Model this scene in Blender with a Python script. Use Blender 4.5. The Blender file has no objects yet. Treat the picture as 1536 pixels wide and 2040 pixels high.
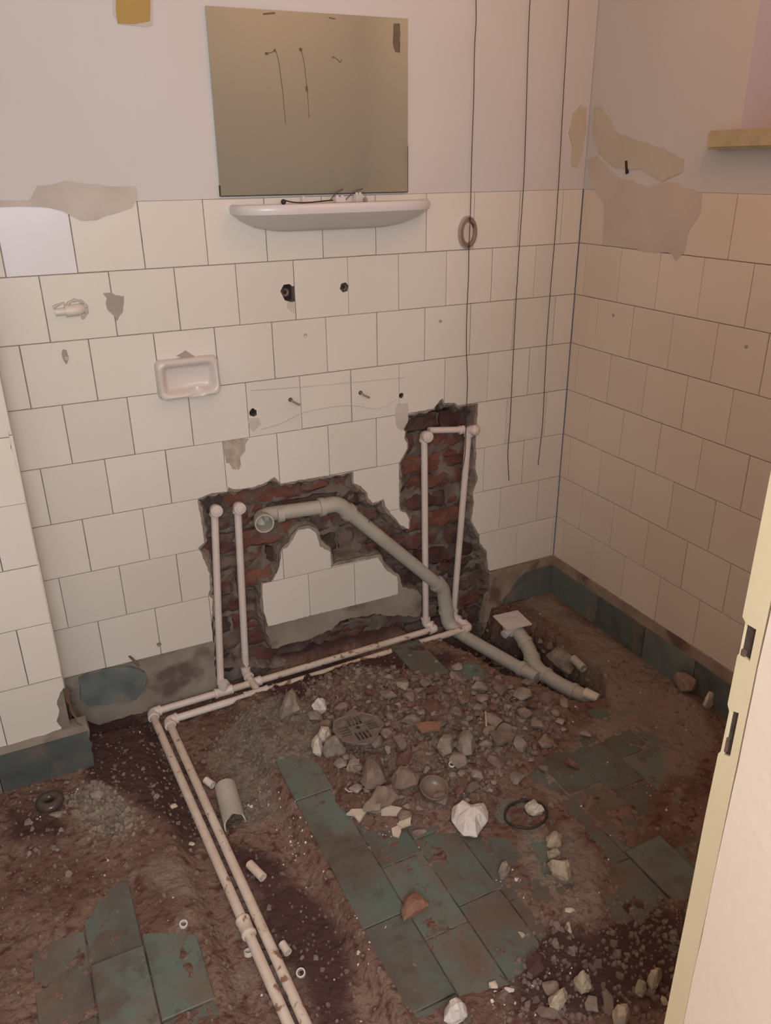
import bpy, bmesh, math, random
import numpy as np
from mathutils import Vector, Matrix, noise, geometry

random.seed(7)
SC = bpy.context.scene
COL = SC.collection

# ------------------------------------------------------------------ camera
FPX = 1579.677                                   # focal length in pixels of a 1536x2040 frame
CAM = Vector((-1.6201, -2.0017, 1.4122))
YAW, PITCH, ROLL = 0.44882, 0.41115, -0.01164
_d = Vector((math.sin(YAW)*math.cos(PITCH), math.cos(YAW)*math.cos(PITCH), -math.sin(PITCH)))
_r0 = Vector((math.cos(YAW), -math.sin(YAW), 0))
_u0 = _r0.cross(_d)
_r = _r0*math.cos(ROLL) + _u0*math.sin(ROLL)
_u = -_r0*math.sin(ROLL) + _u0*math.cos(ROLL)
cd = bpy.data.cameras.new('camera')
cd.sensor_fit = 'VERTICAL'
cd.sensor_height = 24.0
cd.lens = 24.0*FPX/2040.0
cd.clip_start = 0.01
cam = bpy.data.objects.new('camera', cd)
COL.objects.link(cam)
M3 = Matrix((_r, _u, -_d)).transposed()
cam.matrix_world = Matrix.Translation(CAM) @ M3.to_4x4()
SC.camera = cam

# ------------------------------------------------------------------ world, lights, exposure
W = bpy.data.worlds.new('dusk_sky')
SC.world = W
W.use_nodes = True
wb = W.node_tree.nodes['Background']
wb.inputs[0].default_value = (0.42, 0.44, 0.75, 1)   # even dusk sky outside the small window
wb.inputs[1].default_value = 0.8

def light(name, kind, loc, energy, color, size=0.1, rot=(0, 0, 0), size_y=None):
    l = bpy.data.lights.new(name, kind)
    l.energy = energy
    l.color = color
    if kind == 'AREA':
        l.size = size
        if size_y:
            l.shape = 'RECTANGLE'
            l.size_y = size_y
    else:
        l.shadow_soft_size = size
    o = bpy.data.objects.new(name, l)
    o.location = loc
    o.rotation_euler = rot
    COL.objects.link(o)
    return o
# lamp in the corridor behind the camera, and an unseen warm fill added for the right wall
light('corridor_lamp', 'POINT', (-1.66, -2.60, 1.60), 85, (0.77, 0.89, 0.98), 0.30)
light('room_fill', 'POINT', (-0.45, -1.05, 2.15), 9.5, (1.0, 0.50, 0.24), 0.2)
vs = SC.view_settings
vs.view_transform = 'Standard'
vs.look = 'None'
vs.gamma = 1
vs.use_curve_mapping = False
vs.exposure = 0.0

# ------------------------------------------------------------------ pixel -> plane helpers (measured places of things on real surfaces)
def ray(px, py):
    return _d + _r*((px-768)/FPX) - _u*((py-1020)/FPX)
def on(ax, val, px, py):
    v = ray(px, py)
    return CAM + v*((val-CAM[ax])/v[ax])
def F(px, py, z=0.0):
    return on(2, z, px, py)
def B(px, py, y=0.0):
    return on(1, y, px, py)
def R(px, py, x=0.0):
    return on(0, x, px, py)
def c6(x, y): return (360+x*.42969, 760+y*.42969)

# ------------------------------------------------------------------ materials
def lin(c):
    return tuple(((v/255)/12.92 if v/255 <= .04045 else ((v/255+.055)/1.055)**2.4) for v in c)
def mat(name, c1, c2=None, scale=20, rough=.6, bump=0.0, bscale=60, detail=6, rnd=0.0, lo=.35, hi=.65,
        c3=None, s3=5, lo3=.55, hi3=.65, metal=0.0, spec=.5, bdist=.002):
    m = bpy.data.materials.new(name)
    m.use_nodes = True
    nt = m.node_tree
    N, L = nt.nodes, nt.links
    p = N['Principled BSDF']
    p.inputs['Roughness'].default_value = rough
    p.inputs['Metallic'].default_value = metal
    p.inputs['Specular IOR Level'].default_value = spec
    tc = N.new('ShaderNodeNewGeometry')
    def nz(s, d):
        n = N.new('ShaderNodeTexNoise')
        n.inputs['Scale'].default_value = s
        n.inputs['Detail'].default_value = d
        L.new(tc.outputs['Position'], n.inputs['Vector'])
        return n
    def mask(s, d, a, b):
        n = nz(s, d)
        r = N.new('ShaderNodeMapRange')
        r.inputs[1].default_value = a
        r.inputs[2].default_value = b
        L.new(n.outputs[0], r.inputs[0])
        return r.outputs[0]
    def mix(f, a, b):
        x = N.new('ShaderNodeMix')
        x.data_type = 'RGBA'
        if isinstance(f, float): x.inputs[0].default_value = f
        else: L.new(f, x.inputs[0])
        for i, v in ((6, a), (7, b)):
            if isinstance(v, tuple): x.inputs[i].default_value = (*v[:3], 1)
            else: L.new(v, x.inputs[i])
        return x.outputs[2]
    col = tuple(c1)
    if c2: col = mix(mask(scale, detail, lo, hi), tuple(c1), tuple(c2))
    if c3: col = mix(mask(s3, 5, lo3, hi3), col, tuple(c3))
    if rnd:
        oi = N.new('ShaderNodeObjectInfo')
        mr = N.new('ShaderNodeMapRange')
        mr.inputs[3].default_value = 1-rnd
        mr.inputs[4].default_value = 1+rnd*.35
        L.new(oi.outputs['Random'], mr.inputs[0])
        vm = N.new('ShaderNodeVectorMath')
        vm.operation = 'SCALE'
        if isinstance(col, tuple): vm.inputs[0].default_value = col
        else: L.new(col, vm.inputs[0])
        L.new(mr.outputs[0], vm.inputs['Scale'])
        col = vm.outputs[0]
    if isinstance(col, tuple): p.inputs['Base Color'].default_value = (*col, 1)
    else: L.new(col, p.inputs['Base Color'])
    if bump:
        b = N.new('ShaderNodeBump')
        b.inputs['Strength'].default_value = bump
        b.inputs['Distance'].default_value = bdist
        L.new(nz(bscale, 5).outputs[0], b.inputs['Height'])
        L.new(b.outputs[0], p.inputs['Normal'])
    m['mix'] = 1
    return m

M = {}
M['plaster'] = mat('painted_plaster', (.60, .565, .56), (.575, .535, .52), 3, .85, .15, 45, c3=(.56, .52, .47), s3=1.3, lo3=.5, hi3=.75)
M['tile'] = mat('cream_wall_tile', (.70, .645, .585), (.66, .60, .525), 2.2, .42, .03, 25, rnd=.05, c3=(.52, .46, .39), s3=130, lo3=.70, hi3=.80)
M['tile_right'] = mat('warm_lit_wall_tile', (.72, .61, .51), (.68, .565, .46), 2.2, .42, .03, 25, rnd=.05, c3=(.52, .44, .34), s3=130, lo3=.70, hi3=.80)  # right-wall copy of the tile, warmer light painted into its colour
M['tile_white'] = mat('white_wall_tile', (.70, .67, .71), (.66, .62, .64), 5, .35, .02, 30)
M['grout'] = mat('grout', (.20, .15, .12), (.30, .24, .19), 30, .9, .3)
M['mortar'] = mat('grey_mortar', (.120, .088, .072), (.215, .168, .135), 14, .95, .9, 70, c3=(.10, .065, .055), s3=9, bdist=.006)
M['cement'] = mat('cement_render', (.22, .18, .145), (.31, .26, .21), 9, .95, .8, 50, c3=(.13, .09, .075), s3=7, bdist=.004)
M['cementbrown'] = mat('brown_cement', (.23, .165, .125), (.33, .245, .19), 14, .95, .8, 60, c3=(.14, .085, .065), s3=11, bdist=.004)
M['glaze_gone'] = mat('bare_tile_body', (.34, .28, .22), (.48, .41, .34), 45, .95, .8, 120)
M['brick'] = mat('red_brick', (.150, .052, .040), (.085, .036, .032), 22, .95, 1.0, 60, rnd=.5, c3=(.140, .098, .080), s3=16, lo3=.44, hi3=.60, bdist=.010)
M['brick2'] = mat('orange_brick', (.230, .082, .052), (.150, .058, .042), 25, .95, 1.0, 60, rnd=.35, c3=(.165, .115, .092), s3=15, lo3=.50, hi3=.66, bdist=.010)
M['reddust'] = mat('red_earth', (.11, .040, .030), (.17, .085, .06), 22, 1, 1.0, 60, bdist=.006)
M['pipe'] = mat('white_plastic_pipe', (.70, .60, .55), (.66, .56, .51), 20, .42, rnd=.03)
M['pipe_dirty'] = mat('dusty_plastic_pipe', (.66, .55, .47), (.58, .46, .37), 25, .6, .1, 60, c3=(.25, .13, .085), s3=42, lo3=.60, hi3=.67)
M['grey_pipe'] = mat('grey_plastic_pipe', (.46, .42, .36), (.40, .36, .305), 12, .5, .05, 60)
M['ceramic'] = mat('glazed_ceramic', (.64, .59, .58), (.61, .56, .55), 4, .28)
M['ceramic2'] = mat('glazed_ceramic_dish', (.66, .59, .55), (.62, .55, .51), 4, .28)
M['black'] = mat('black_cable', (.018, .014, .013), None, rough=.5)
M['dark'] = mat('dark_hole', (.025, .016, .013), (.06, .04, .03), 60, .9, .6, 90)
M['grate'] = mat('dusty_iron', (.20, .150, .120), (.13, .092, .075), 50, .8, .5, 120)
M['iron'] = mat('rusty_iron', (.10, .065, .05), (.18, .11, .085), 60, .6, .5, 120, metal=.4)
M['chrome'] = mat('tarnished_chrome', (.55, .48, .44), (.42, .35, .31), 30, .22, .05, metal=.9)
M['teal'] = mat('teal_floor_tile', (.112, .142, .120), (.135, .122, .100), 13, .6, .25, 60, rnd=.25, lo=.42, hi=.62, c3=(.135, .092, .068), s3=6, lo3=.50, hi3=.64)
M['teal_skirt'] = mat('teal_skirting_tile', (.150, .168, .158), (.095, .108, .105), 14, .42, .2, 50, rnd=.4, c3=(.20, .170, .14), s3=15, lo3=.50, hi3=.68)
M['st_brown'] = mat('brown_rubble', (.275, .195, .155), (.175, .118, .092), 40, .95, .9, 110, rnd=.3)
M['st_grey'] = mat('grey_mortar_rubble', (.33, .265, .215), (.22, .17, .135), 40, .95, .9, 110, rnd=.25)
M['st_red'] = mat('brick_rubble', (.20, .095, .068), (.13, .065, .05), 45, .95, .9, 110, rnd=.3)
M['st_white'] = mat('white_plaster_lump', (.70, .62, .57), (.58, .49, .44), 40, .9, .6, 90)
M['st_yellow'] = mat('yellowish_plaster_lump', (.46, .37, .265), (.34, .26, .185), 50, .9, .7, 90)
M['st_cream'] = mat('cream_tile_shard', (.58, .49, .40), (.48, .39, .31), 30, .6, .3, 90)
M['st_terra'] = mat('terracotta_shard', (.27, .135, .088), (.20, .10, .07), 30, .9, .5, 90)
M['st_maroon'] = mat('maroon_lump', (.105, .040, .038), (.07, .03, .03), 30, .9, .5, 90)
M['paint_cream'] = mat('cream_gloss_paint', (.62, .50, .33), (.58, .46, .30), 7, .5, .12, 25)
M['paint_pink'] = mat('pale_painted_wall', (.70, .56, .46), (.67, .53, .43), 5, .7, .25, 60)
M['ochre'] = mat('ochre_paper', (.42, .27, .075), (.38, .25, .09), 20, .8)
M['window_frame'] = mat('white_window_frame', (.6, .57, .55), None, rough=.5)
M['rubber'] = mat('black_rubber', (.03, .022, .02), None, rough=.6)
M['mirror_mark'] = mat('brown_mirror_mark', (.12, .09, .055), (.16, .125, .075), 60, .9)
M['sill'] = mat('yellow_stone_sill', (.50, .42, .27), (.42, .34, .21), 25, .7, .3, 60)
M['patch'] = mat('bare_plaster_patch', (.50, .43, .34), (.55, .48, .40), 8, .9, .3, 60)
M['patch_smear'] = mat('cement_smear', (.47, .41, .36), (.56, .50, .45), 10, .9, .4, 60)
M['dustpatch'] = mat('grey_wall_filler', (.33, .28, .25), (.37, .31, .28), 20, .9, .3, 60)
M['palepatch'] = mat('pinkish_filler', (.53, .44, .375), (.58, .49, .43), 9, .9, .2, 60)
M['flange'] = mat('dark_glossy_flange', (.085, .060, .048), (.06, .042, .035), 30, .22, .1, 60)
M['cup'] = mat('smoked_plastic', (.23, .17, .13), (.17, .12, .09), 20, .35)
M['corridor'] = mat('corridor_paint', (.66, .56, .48), None, rough=.9)

# mirror: dull tinted glass with dust
def tile_dirt(m):
    # trodden earth on the floor tiles: blotches in two sizes over the tile colour, independent of the light
    nt = m.node_tree; N, L = nt.nodes, nt.links
    p = N['Principled BSDF']
    src = p.inputs['Base Color'].links[0].from_socket
    g = [n for n in N if n.type == 'NEW_GEOMETRY'][0]
    for sc, a, b, c, amt in ((4.5, .50, .62, (.088, .062, .050), .8), (21, .54, .66, (.075, .052, .043), .75), (70, .60, .70, (.18, .145, .12), .5)):
        n = N.new('ShaderNodeTexNoise'); n.inputs['Scale'].default_value = sc; n.inputs['Detail'].default_value = 7
        n.inputs['Roughness'].default_value = .65
        L.new(g.outputs['Position'], n.inputs['Vector'])
        r_ = N.new('ShaderNodeMapRange'); r_.inputs[1].default_value = a; r_.inputs[2].default_value = b; r_.inputs[4].default_value = amt
        L.new(n.outputs[0], r_.inputs[0])
        x = N.new('ShaderNodeMix'); x.data_type = 'RGBA'
        L.new(r_.outputs[0], x.inputs[0]); L.new(src, x.inputs[6]); x.inputs[7].default_value = (*c, 1)
        src = x.outputs[2]
    L.new(src, p.inputs['Base Color'])
tile_dirt(M['teal'])
def mirror_mat():
    m = bpy.data.materials.new('old_mirror_glass'); m.use_nodes = True
    N, L = m.node_tree.nodes, m.node_tree.links
    p = N['Principled BSDF']
    p.inputs['Metallic'].default_value = 1
    p.inputs['Base Color'].default_value = (.54, .60, .54, 1)
    p.inputs['Roughness'].default_value = .06
    d = N.new('ShaderNodeBsdfDiffuse'); d.inputs[0].default_value = (.43, .42, .355, 1)
    mx = N.new('ShaderNodeMixShader'); mx.inputs[0].default_value = .33
    L.new(p.outputs[0], mx.inputs[1]); L.new(d.outputs[0], mx.inputs[2])
    L.new(mx.outputs[0], N['Material Output'].inputs[0])
    return m
M['mirror'] = mirror_mat()
def glass_mat():
    m = bpy.data.materials.new('frosted_window_glass'); m.use_nodes = True
    N, L = m.node_tree.nodes, m.node_tree.links
    t = N.new('ShaderNodeBsdfTranslucent'); t.inputs[0].default_value = (.8, .8, .85, 1)
    tr = N.new('ShaderNodeBsdfTransparent'); tr.inputs[0].default_value = (.85, .87, .9, 1)
    mx = N.new('ShaderNodeMixShader'); mx.inputs[0].default_value = .5
    L.new(t.outputs[0], mx.inputs[1]); L.new(tr.outputs[0], mx.inputs[2])
    L.new(mx.outputs[0], N['Material Output'].inputs[0])
    return m
M['frost'] = glass_mat()

# floor earth: colour regions come from the attribute "soil" (r grey dust, g damp dark earth and shade painted in by the door post, b pale tan dust)
def soil_mat():
    m = bpy.data.materials.new('rubble_earth'); m.use_nodes = True
    N, L = m.node_tree.nodes, m.node_tree.links
    p = N['Principled BSDF']; p.inputs['Roughness'].default_value = .95
    p.inputs['Specular IOR Level'].default_value = .25
    g = N.new('ShaderNodeNewGeometry')
    at = N.new('ShaderNodeAttribute'); at.attribute_name = 'soil'
    sep = N.new('ShaderNodeSeparateColor'); L.new(at.outputs['Color'], sep.inputs[0])
    def nz(s, d=6):
        n = N.new('ShaderNodeTexNoise'); n.inputs['Scale'].default_value = s; n.inputs['Detail'].default_value = d
        L.new(g.outputs['Position'], n.inputs['Vector']); return n.outputs[0]
    def mr(i, a, b, c=0., d=1.):
        r = N.new('ShaderNodeMapRange'); r.inputs[1].default_value = a; r.inputs[2].default_value = b
        r.inputs[3].default_value = c; r.inputs[4].default_value = d
        L.new(i, r.inputs[0]); return r.outputs[0]
    def mix(f, a, b):
        x = N.new('ShaderNodeMix'); x.data_type = 'RGBA'; L.new(f, x.inputs[0])
        for i, v in ((6, a), (7, b)):
            if isinstance(v, tuple): x.inputs[i].default_value = (*v, 1)
            else: L.new(v, x.inputs[i])
        return x.outputs[2]
    def ad(a, b):
        x = N.new('ShaderNodeMath'); x.operation = 'ADD'; L.new(a, x.inputs[0]); L.new(b, x.inputs[1]); return x.outputs[0]
    base = mix(mr(nz(6), .4, .62), (.148, .084, .062), (.215, .138, .104))
    base = mix(mr(nz(45), .52, .66), base, (.105, .046, .036))
    base = mix(mr(nz(17), .60, .70), base, (.230, .168, .130))
    n9 = mr(nz(11), 0, 1, -.55, .55)
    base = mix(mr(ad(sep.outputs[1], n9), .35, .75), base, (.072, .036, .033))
    base = mix(mr(ad(sep.outputs[2], n9), .35, .75), base, (.235, .178, .142))
    grey = mix(mr(nz(30), .4, .65), (.235, .190, .148), (.150, .112, .086))
    base = mix(mr(ad(sep.outputs[0], n9), .30, .75), base, grey)
    L.new(base, p.inputs['Base Color'])
    b1 = N.new('ShaderNodeBump'); b1.inputs['Strength'].default_value = 1; b1.inputs['Distance'].default_value = .011
    L.new(nz(75), b1.inputs['Height'])
    b2 = N.new('ShaderNodeBump'); b2.inputs['Strength'].default_value = .6; b2.inputs['Distance'].default_value = .002
    L.new(nz(320, 3), b2.inputs['Height']); L.new(b1.outputs[0], b2.inputs['Normal'])
    L.new(b2.outputs[0], p.inputs['Normal'])
    return m
M['soil'] = soil_mat()

# ------------------------------------------------------------------ object helpers
def obj(name, bm, m=None, parent=None, smooth=False, loc=None):
    me = bpy.data.meshes.new(name)
    bmesh.ops.recalc_face_normals(bm, faces=bm.faces[:])
    if smooth:
        for f in bm.faces: f.smooth = True
        for e in bm.edges:
            if len(e.link_faces) == 2 and e.calc_face_angle(0) > .75: e.smooth = False
    bm.to_mesh(me); bm.free()
    if m: me.materials.append(m)
    o = bpy.data.objects.new(name, me)
    COL.objects.link(o)
    if parent: o.parent = parent
    if loc: o.location = loc
    return o
def recentre(o):
    """put the origin of a top-level mesh at the middle of its base"""
    co = [v.co for v in o.data.vertices]
    c = Vector(((min(v.x for v in co)+max(v.x for v in co))/2, (min(v.y for v in co)+max(v.y for v in co))/2, min(v.z for v in co)))
    o.data.transform(Matrix.Translation(-c))
    o.location = Vector(o.location)+c
    return o
def thing(name, label, cat, loc=(0, 0, 0), group=None):
    o = bpy.data.objects.new(name, None)
    o.empty_display_size = .05
    COL.objects.link(o)
    o.location = loc
    bpy.context.view_layer.update()
    o['label'] = label; o['category'] = cat
    if group: o['group'] = group
    return o
def adopt(t, *os):
    for o in os:
        o.parent = t
        o.matrix_parent_inverse = Matrix.Translation(-Vector(t.location))
def tag(o, label, cat, group=None, kind=None):
    o['label'] = label; o['category'] = cat
    if group: o['group'] = group
    if kind: o['kind'] = kind
    return o
def struct(o):
    o['kind'] = 'structure'
    return o
def box(bm, x0, x1, y0, y1, z0, z1):
    v = [bm.verts.new((x, y, z)) for x in (x0, x1) for y in (y0, y1) for z in (z0, z1)]
    for f in ((0, 1, 3, 2), (4, 6, 7, 5), (0, 4, 5, 1), (2, 3, 7, 6), (0, 2, 6, 4), (1, 5, 7, 3)):
        bm.faces.new([v[i] for i in f])
    return v
def fillet(pts, rad, n=5):
    pts = [Vector(q) for q in pts]
    out = [pts[0]]
    for i in range(1, len(pts)-1):
        a, b, c = pts[i-1], pts[i], pts[i+1]
        r = min(rad, (a-b).length*.48, (c-b).length*.48)
        p0 = b+(a-b).normalized()*r; p1 = b+(c-b).normalized()*r
        for k in range(n+1):
            t = k/n
            out.append(p0.lerp(b, t).lerp(b.lerp(p1, t), t))
    out.append(pts[-1])
    return out
def tube(bm, pts, rad, seg=14, cap=True, inner=None):
    pts = [Vector(q) for q in pts]
    n = len(pts)
    rads = rad if isinstance(rad, (list, tuple)) else [rad]*n
    tans = []
    for i in range(n):
        a = pts[max(i-1, 0)]; b = pts[min(i+1, n-1)]
        tans.append((b-a).normalized() if (b-a).length > 1e-9 else Vector((0, 0, 1)))
    t = tans[0]
    up = Vector((0, 0, 1)) if abs(t.z) < .9 else Vector((1, 0, 0))
    x = t.cross(up).normalized()
    rings = []
    for i in range(n):
        t = tans[i]
        x = (x - t*x.dot(t)).normalized()
        y = t.cross(x)
        rings.append([bm.verts.new(pts[i]+(x*math.cos(2*math.pi*k/seg)+y*math.sin(2*math.pi*k/seg))*rads[i]) for k in range(seg)])
    for i in range(n-1):
        for k in range(seg):
            bm.faces.new((rings[i][k], rings[i][(k+1) % seg], rings[i+1][(k+1) % seg], rings[i+1][k]))
    if cap:
        bm.faces.new(rings[0][::-1]); bm.faces.new(rings[-1])
    return rings
def ring_lathe(bm, prof, seg, origin, axis, closed=True):
    """revolve profile [(r, h)...] about axis through origin"""
    axis = Vector(axis).normalized()
    up = Vector((0, 0, 1)) if abs(axis.z) < .9 else Vector((1, 0, 0))
    x = axis.cross(up).normalized(); y = axis.cross(x)
    R_ = []
    for r, h in prof:
        R_.append([bm.verts.new(Vector(origin)+axis*h+(x*math.cos(2*math.pi*k/seg)+y*math.sin(2*math.pi*k/seg))*r) for k in range(seg)])
    m = len(prof)
    for i in range(m if closed else m-1):
        a, b = R_[i], R_[(i+1) % m]
        for k in range(seg):
            bm.faces.new((a[k], a[(k+1) % seg], b[(k+1) % seg], b[k]))
    return R_
def hollow(bm, p0, p1, r, wall, seg=20):
    p0, p1 = Vector(p0), Vector(p1)
    h = (p1-p0).length
    ring_lathe(bm, [(r, 0), (r, h), (r-wall, h), (r-wall, 0)], seg, p0, p1-p0)

# 2D polygons: inside test, clip by constrained triangulation, extrusion into slabs
def inside(pt, poly):
    x, y = pt; c = False; n = len(poly); j = n-1
    for i in range(n):
        xi, yi = poly[i]; xj, yj = poly[j]
        if (yi > y) != (yj > y) and x < (xj-xi)*(y-yi)/(yj-yi)+xi: c = not c
        j = i
    return c
def rough(poly, step=.012, amp=.003, seed=1, keep=None, off=0.0):
    """break the edges of an outline up and shift it along its normals by off"""
    rnd = random.Random(seed)
    out = []
    n = len(poly)
    area = sum(poly[i][0]*poly[(i+1) % n][1]-poly[(i+1) % n][0]*poly[i][1] for i in range(n))
    sg = 1 if area > 0 else -1
    for i in range(n):
        a = Vector(poly[i][:2]); b = Vector(poly[(i+1) % n][:2])
        d = b-a
        k = max(1, int(d.length/step))
        nrm = Vector((d.y, -d.x))
        if nrm.length > 0: nrm.normalize()
        for q in range(k):
            t = q/k
            p_ = a+d*t+nrm*sg*(off+rnd.uniform(-amp, amp)) + d.normalized()*rnd.uniform(-amp, amp)*.5
            out.append((p_.x, p_.y))
    return out
def cdt(polys, test):
    vs_, es = [], []
    for poly in polys:
        s = len(vs_)
        vs_ += [Vector(q[:2]) for q in poly]
        es += [(s+i, s+(i+1) % len(poly)) for i in range(len(poly))]
    v, e, f, _, _, _ = geometry.delaunay_2d_cdt(vs_, es, [], 0, 1e-5)
    keep = []
    for t in f:
        c = sum((v[i] for i in t), Vector((0, 0)))/len(t)
        if test((c.x, c.y)): keep.append(t)
    return v, keep
def slab(bm, polys, test, fn, d0, d1):
    """fn(u, v, depth) -> point; triangulated front at d0 and side walls back to d1"""
    v, fs = cdt(polys, test)
    used = {}
    def g(i, d):
        if (i, d) not in used: used[(i, d)] = bm.verts.new(fn(v[i].x, v[i].y, d))
        return used[(i, d)]
    cnt = {}
    for t in fs:
        bm.faces.new([g(i, d0) for i in t])
        for a, b in zip(t, list(t[1:])+[t[0]]):
            cnt[(min(a, b), max(a, b))] = cnt.get((min(a, b), max(a, b)), 0)+1
    for (a, b), c in cnt.items():
        if c == 1:
            bm.faces.new((g(a, d0), g(b, d0), g(b, d1), g(a, d1)))
    return len(fs)
fB = lambda u, v, d: (u, d, v)                 # back wall: depth grows into the wall
fR = lambda u, v, d: (d, u, v)                 # right wall
PY = -.201
fP = lambda u, v, d: (u, PY+d, v)              # front of the projecting wall at the left

# ------------------------------------------------------------------ outlines on the back wall (x, z)
H_OUT = [(148,1330),(150,1210),(145,1100),(148,1010),(128,990),(138,960),(133,890),(105,820),(95,790),(80,775),(108,745),(105,700),(90,610),(78,560),(80,545),(130,520),(215,510),(220,490),(250,500),(330,492),(390,470),(435,445),(452,460),(465,475),(560,455),(680,440),(800,420),(800,470),(835,485),(865,515),(870,540),(890,565),(940,545),(950,575),(965,600),(1000,640),(1020,665),(1058,685),(1060,640),(1045,610),(1015,600),(1013,380),(1030,350),(1052,310),(1048,285),(1035,260),(1040,235),(1028,215),(1050,190),(1048,155),(1170,125),(1200,90),(1215,78),(1225,100),(1270,98),(1290,112),(1380,102),(1375,200),(1370,280),(1372,360),(1365,400),(1380,450),(1355,520),(1360,560),(1350,650),(1385,715),(1390,750),(1420,790),(1425,870),(1437,885),(1440,1000),(1400,1200),(1380,1330)]
I_TILE = [(380,938),(430,925),(445,890),(460,850),(470,780),(495,770),(520,735),(545,690),(600,680),(625,700),(640,740),(645,765),(695,790),(700,860),(810,835),(915,815),(935,850),(960,880),(1005,905),(1007,985),(800,1040),(600,1085),(470,1120),(405,1135),(395,1100),(385,1060),(380,1000)]
I_MORT = [(372,940),(436,930),(452,890),(462,850),(466,780),(490,764),(515,730),(540,686),(600,672),(632,695),(650,740),(690,780),(708,850),(810,826),(920,805),(945,850),(972,878),(1012,905),(1030,960),(1100,975),(1112,1000),(1110,1085),(1020,1082),(900,1075),(800,1092),(740,1110),(700,1145),(600,1190),(500,1215),(430,1238),(410,1180),(396,1120),(380,1060),(374,1000)]
def bw(l, y=0.0):
    return [(B(*c6(*q), y).x, B(*c6(*q), y).z) for q in l]
HOLE = rough(bw(H_OUT), .009, .0016, 3)
ISLE = rough(bw(I_TILE), .009, .0014, 4)
HOLE_M = rough(bw(H_OUT), .010, .004, 5, off=-.007)
ISLE_M = rough(bw(I_MORT), .010, .003, 6, off=.004)
TB = .145                                      # underside of the wall tiles
TT = 1.345                                     # top of the wall tiles
def in_wall_tile(p): return (not inside(p, HOLE)) or inside(p, ISLE)
def in_wall_mort(p): return (not inside(p, HOLE_M)) or inside(p, ISLE_M)

# ================================================================== STRUCTURE
# ---- back wall: painted plaster above, mortar bed, tiles, bricks in the chase
bm = bmesh.new()
box(bm, -2.25, .0, .0015, .20, TT, 2.45)
box(bm, -2.25, .20, .075, .20, -.35, TT)
wall_back = struct(obj('wall_back', bm, M['plaster']))
bm = bmesh.new()
rect = [(-1.64, -.12), (.002, -.12), (.002, TT-.0005), (-1.64, TT-.0005)]
GROUT_BM = bm
# cement showing below the tiles
LOW_L = rough([(-1.635, -.1), (-1.635, .142), (-1.50, .143), (-1.36, .135), (-1.30, .148), (-1.218, .150), (-1.225, -.1)], .02, .003, 9)
bm = bmesh.new()
slab(bm, [LOW_L, HOLE_M], lambda q: inside(q, LOW_L) and not inside(q, HOLE_M), fB, .001, .05)
obj('cement_patch', bm, M['cement'], wall_back)
bm = bmesh.new()
slab(bm, [ISLE_M, ISLE], lambda q: inside(q, ISLE_M) and q[1] < .6 and not inside(q, ISLE), fB, .0015, .05)
obj('cement_patch', bm, M['cement'], wall_back)
LOW_R = rough([(-.36, -.1), (-.345, .05), (-.30, .12), (-.285, .143), (.002, .145), (.002, -.1)], .02, .003, 10)
bm = bmesh.new()
slab(bm, [LOW_R, HOLE_M], lambda q: inside(q, LOW_R) and not inside(q, HOLE_M), fB, -.003, .05)
obj('cement_patch', bm, M['cementbrown'], wall_back)

# ragged mortar rim between the tiles and the bricks: a rough skirt around each edge of the chase
def rim(poly, inward, seed, name='mortar_rim', m='mortar', w=(.006, .022)):
    bm = bmesh.new()
    rnd = random.Random(seed)
    n = len(poly)
    cx = []
    area = sum(poly[i][0]*poly[(i+1) % n][1]-poly[(i+1) % n][0]*poly[i][1] for i in range(n))
    sg = (1 if area > 0 else -1)*inward
    R0, R1, R2, R3 = [], [], [], []
    for i in range(n):
        a = Vector(poly[i-3]); b = Vector(poly[(i+3) % n])
        d = (b-a)
        if d.length < 1e-6: d = Vector((1, 0))
        d.normalize()
        nr = Vector((-d.y, d.x))*sg
        p_ = Vector(poly[i])
        ww = rnd.uniform(*w)
        q0 = p_-nr*.006; q1 = p_+nr*rnd.uniform(.000, .004); q2 = p_+nr*ww*.6; q3 = p_+nr*ww
        R0.append(bm.verts.new((q0.x, .0045, q0.y)))
        R1.append(bm.verts.new((q1.x, .006+rnd.uniform(0, .005), q1.y)))
        R2.append(bm.verts.new((q2.x, .014+rnd.uniform(0, .009), q2.y)))
        R3.append(bm.verts.new((q3.x, .05, q3.y)))
    for A_, B_ in ((R0, R1), (R1, R2), (R2, R3)):
        for i in range(n):
            j = (i+1) % n
            bm.faces.new((A_[i], A_[j], B_[j], B_[i]))
    return obj(name, bm, M[m], wall_back)
rim(HOLE_M, 1, 21, w=(.008, .03))
rim(rough(bw(I_MORT), .010, .003, 6, off=.004), -1, 22, w=(.006, .016))

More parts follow.
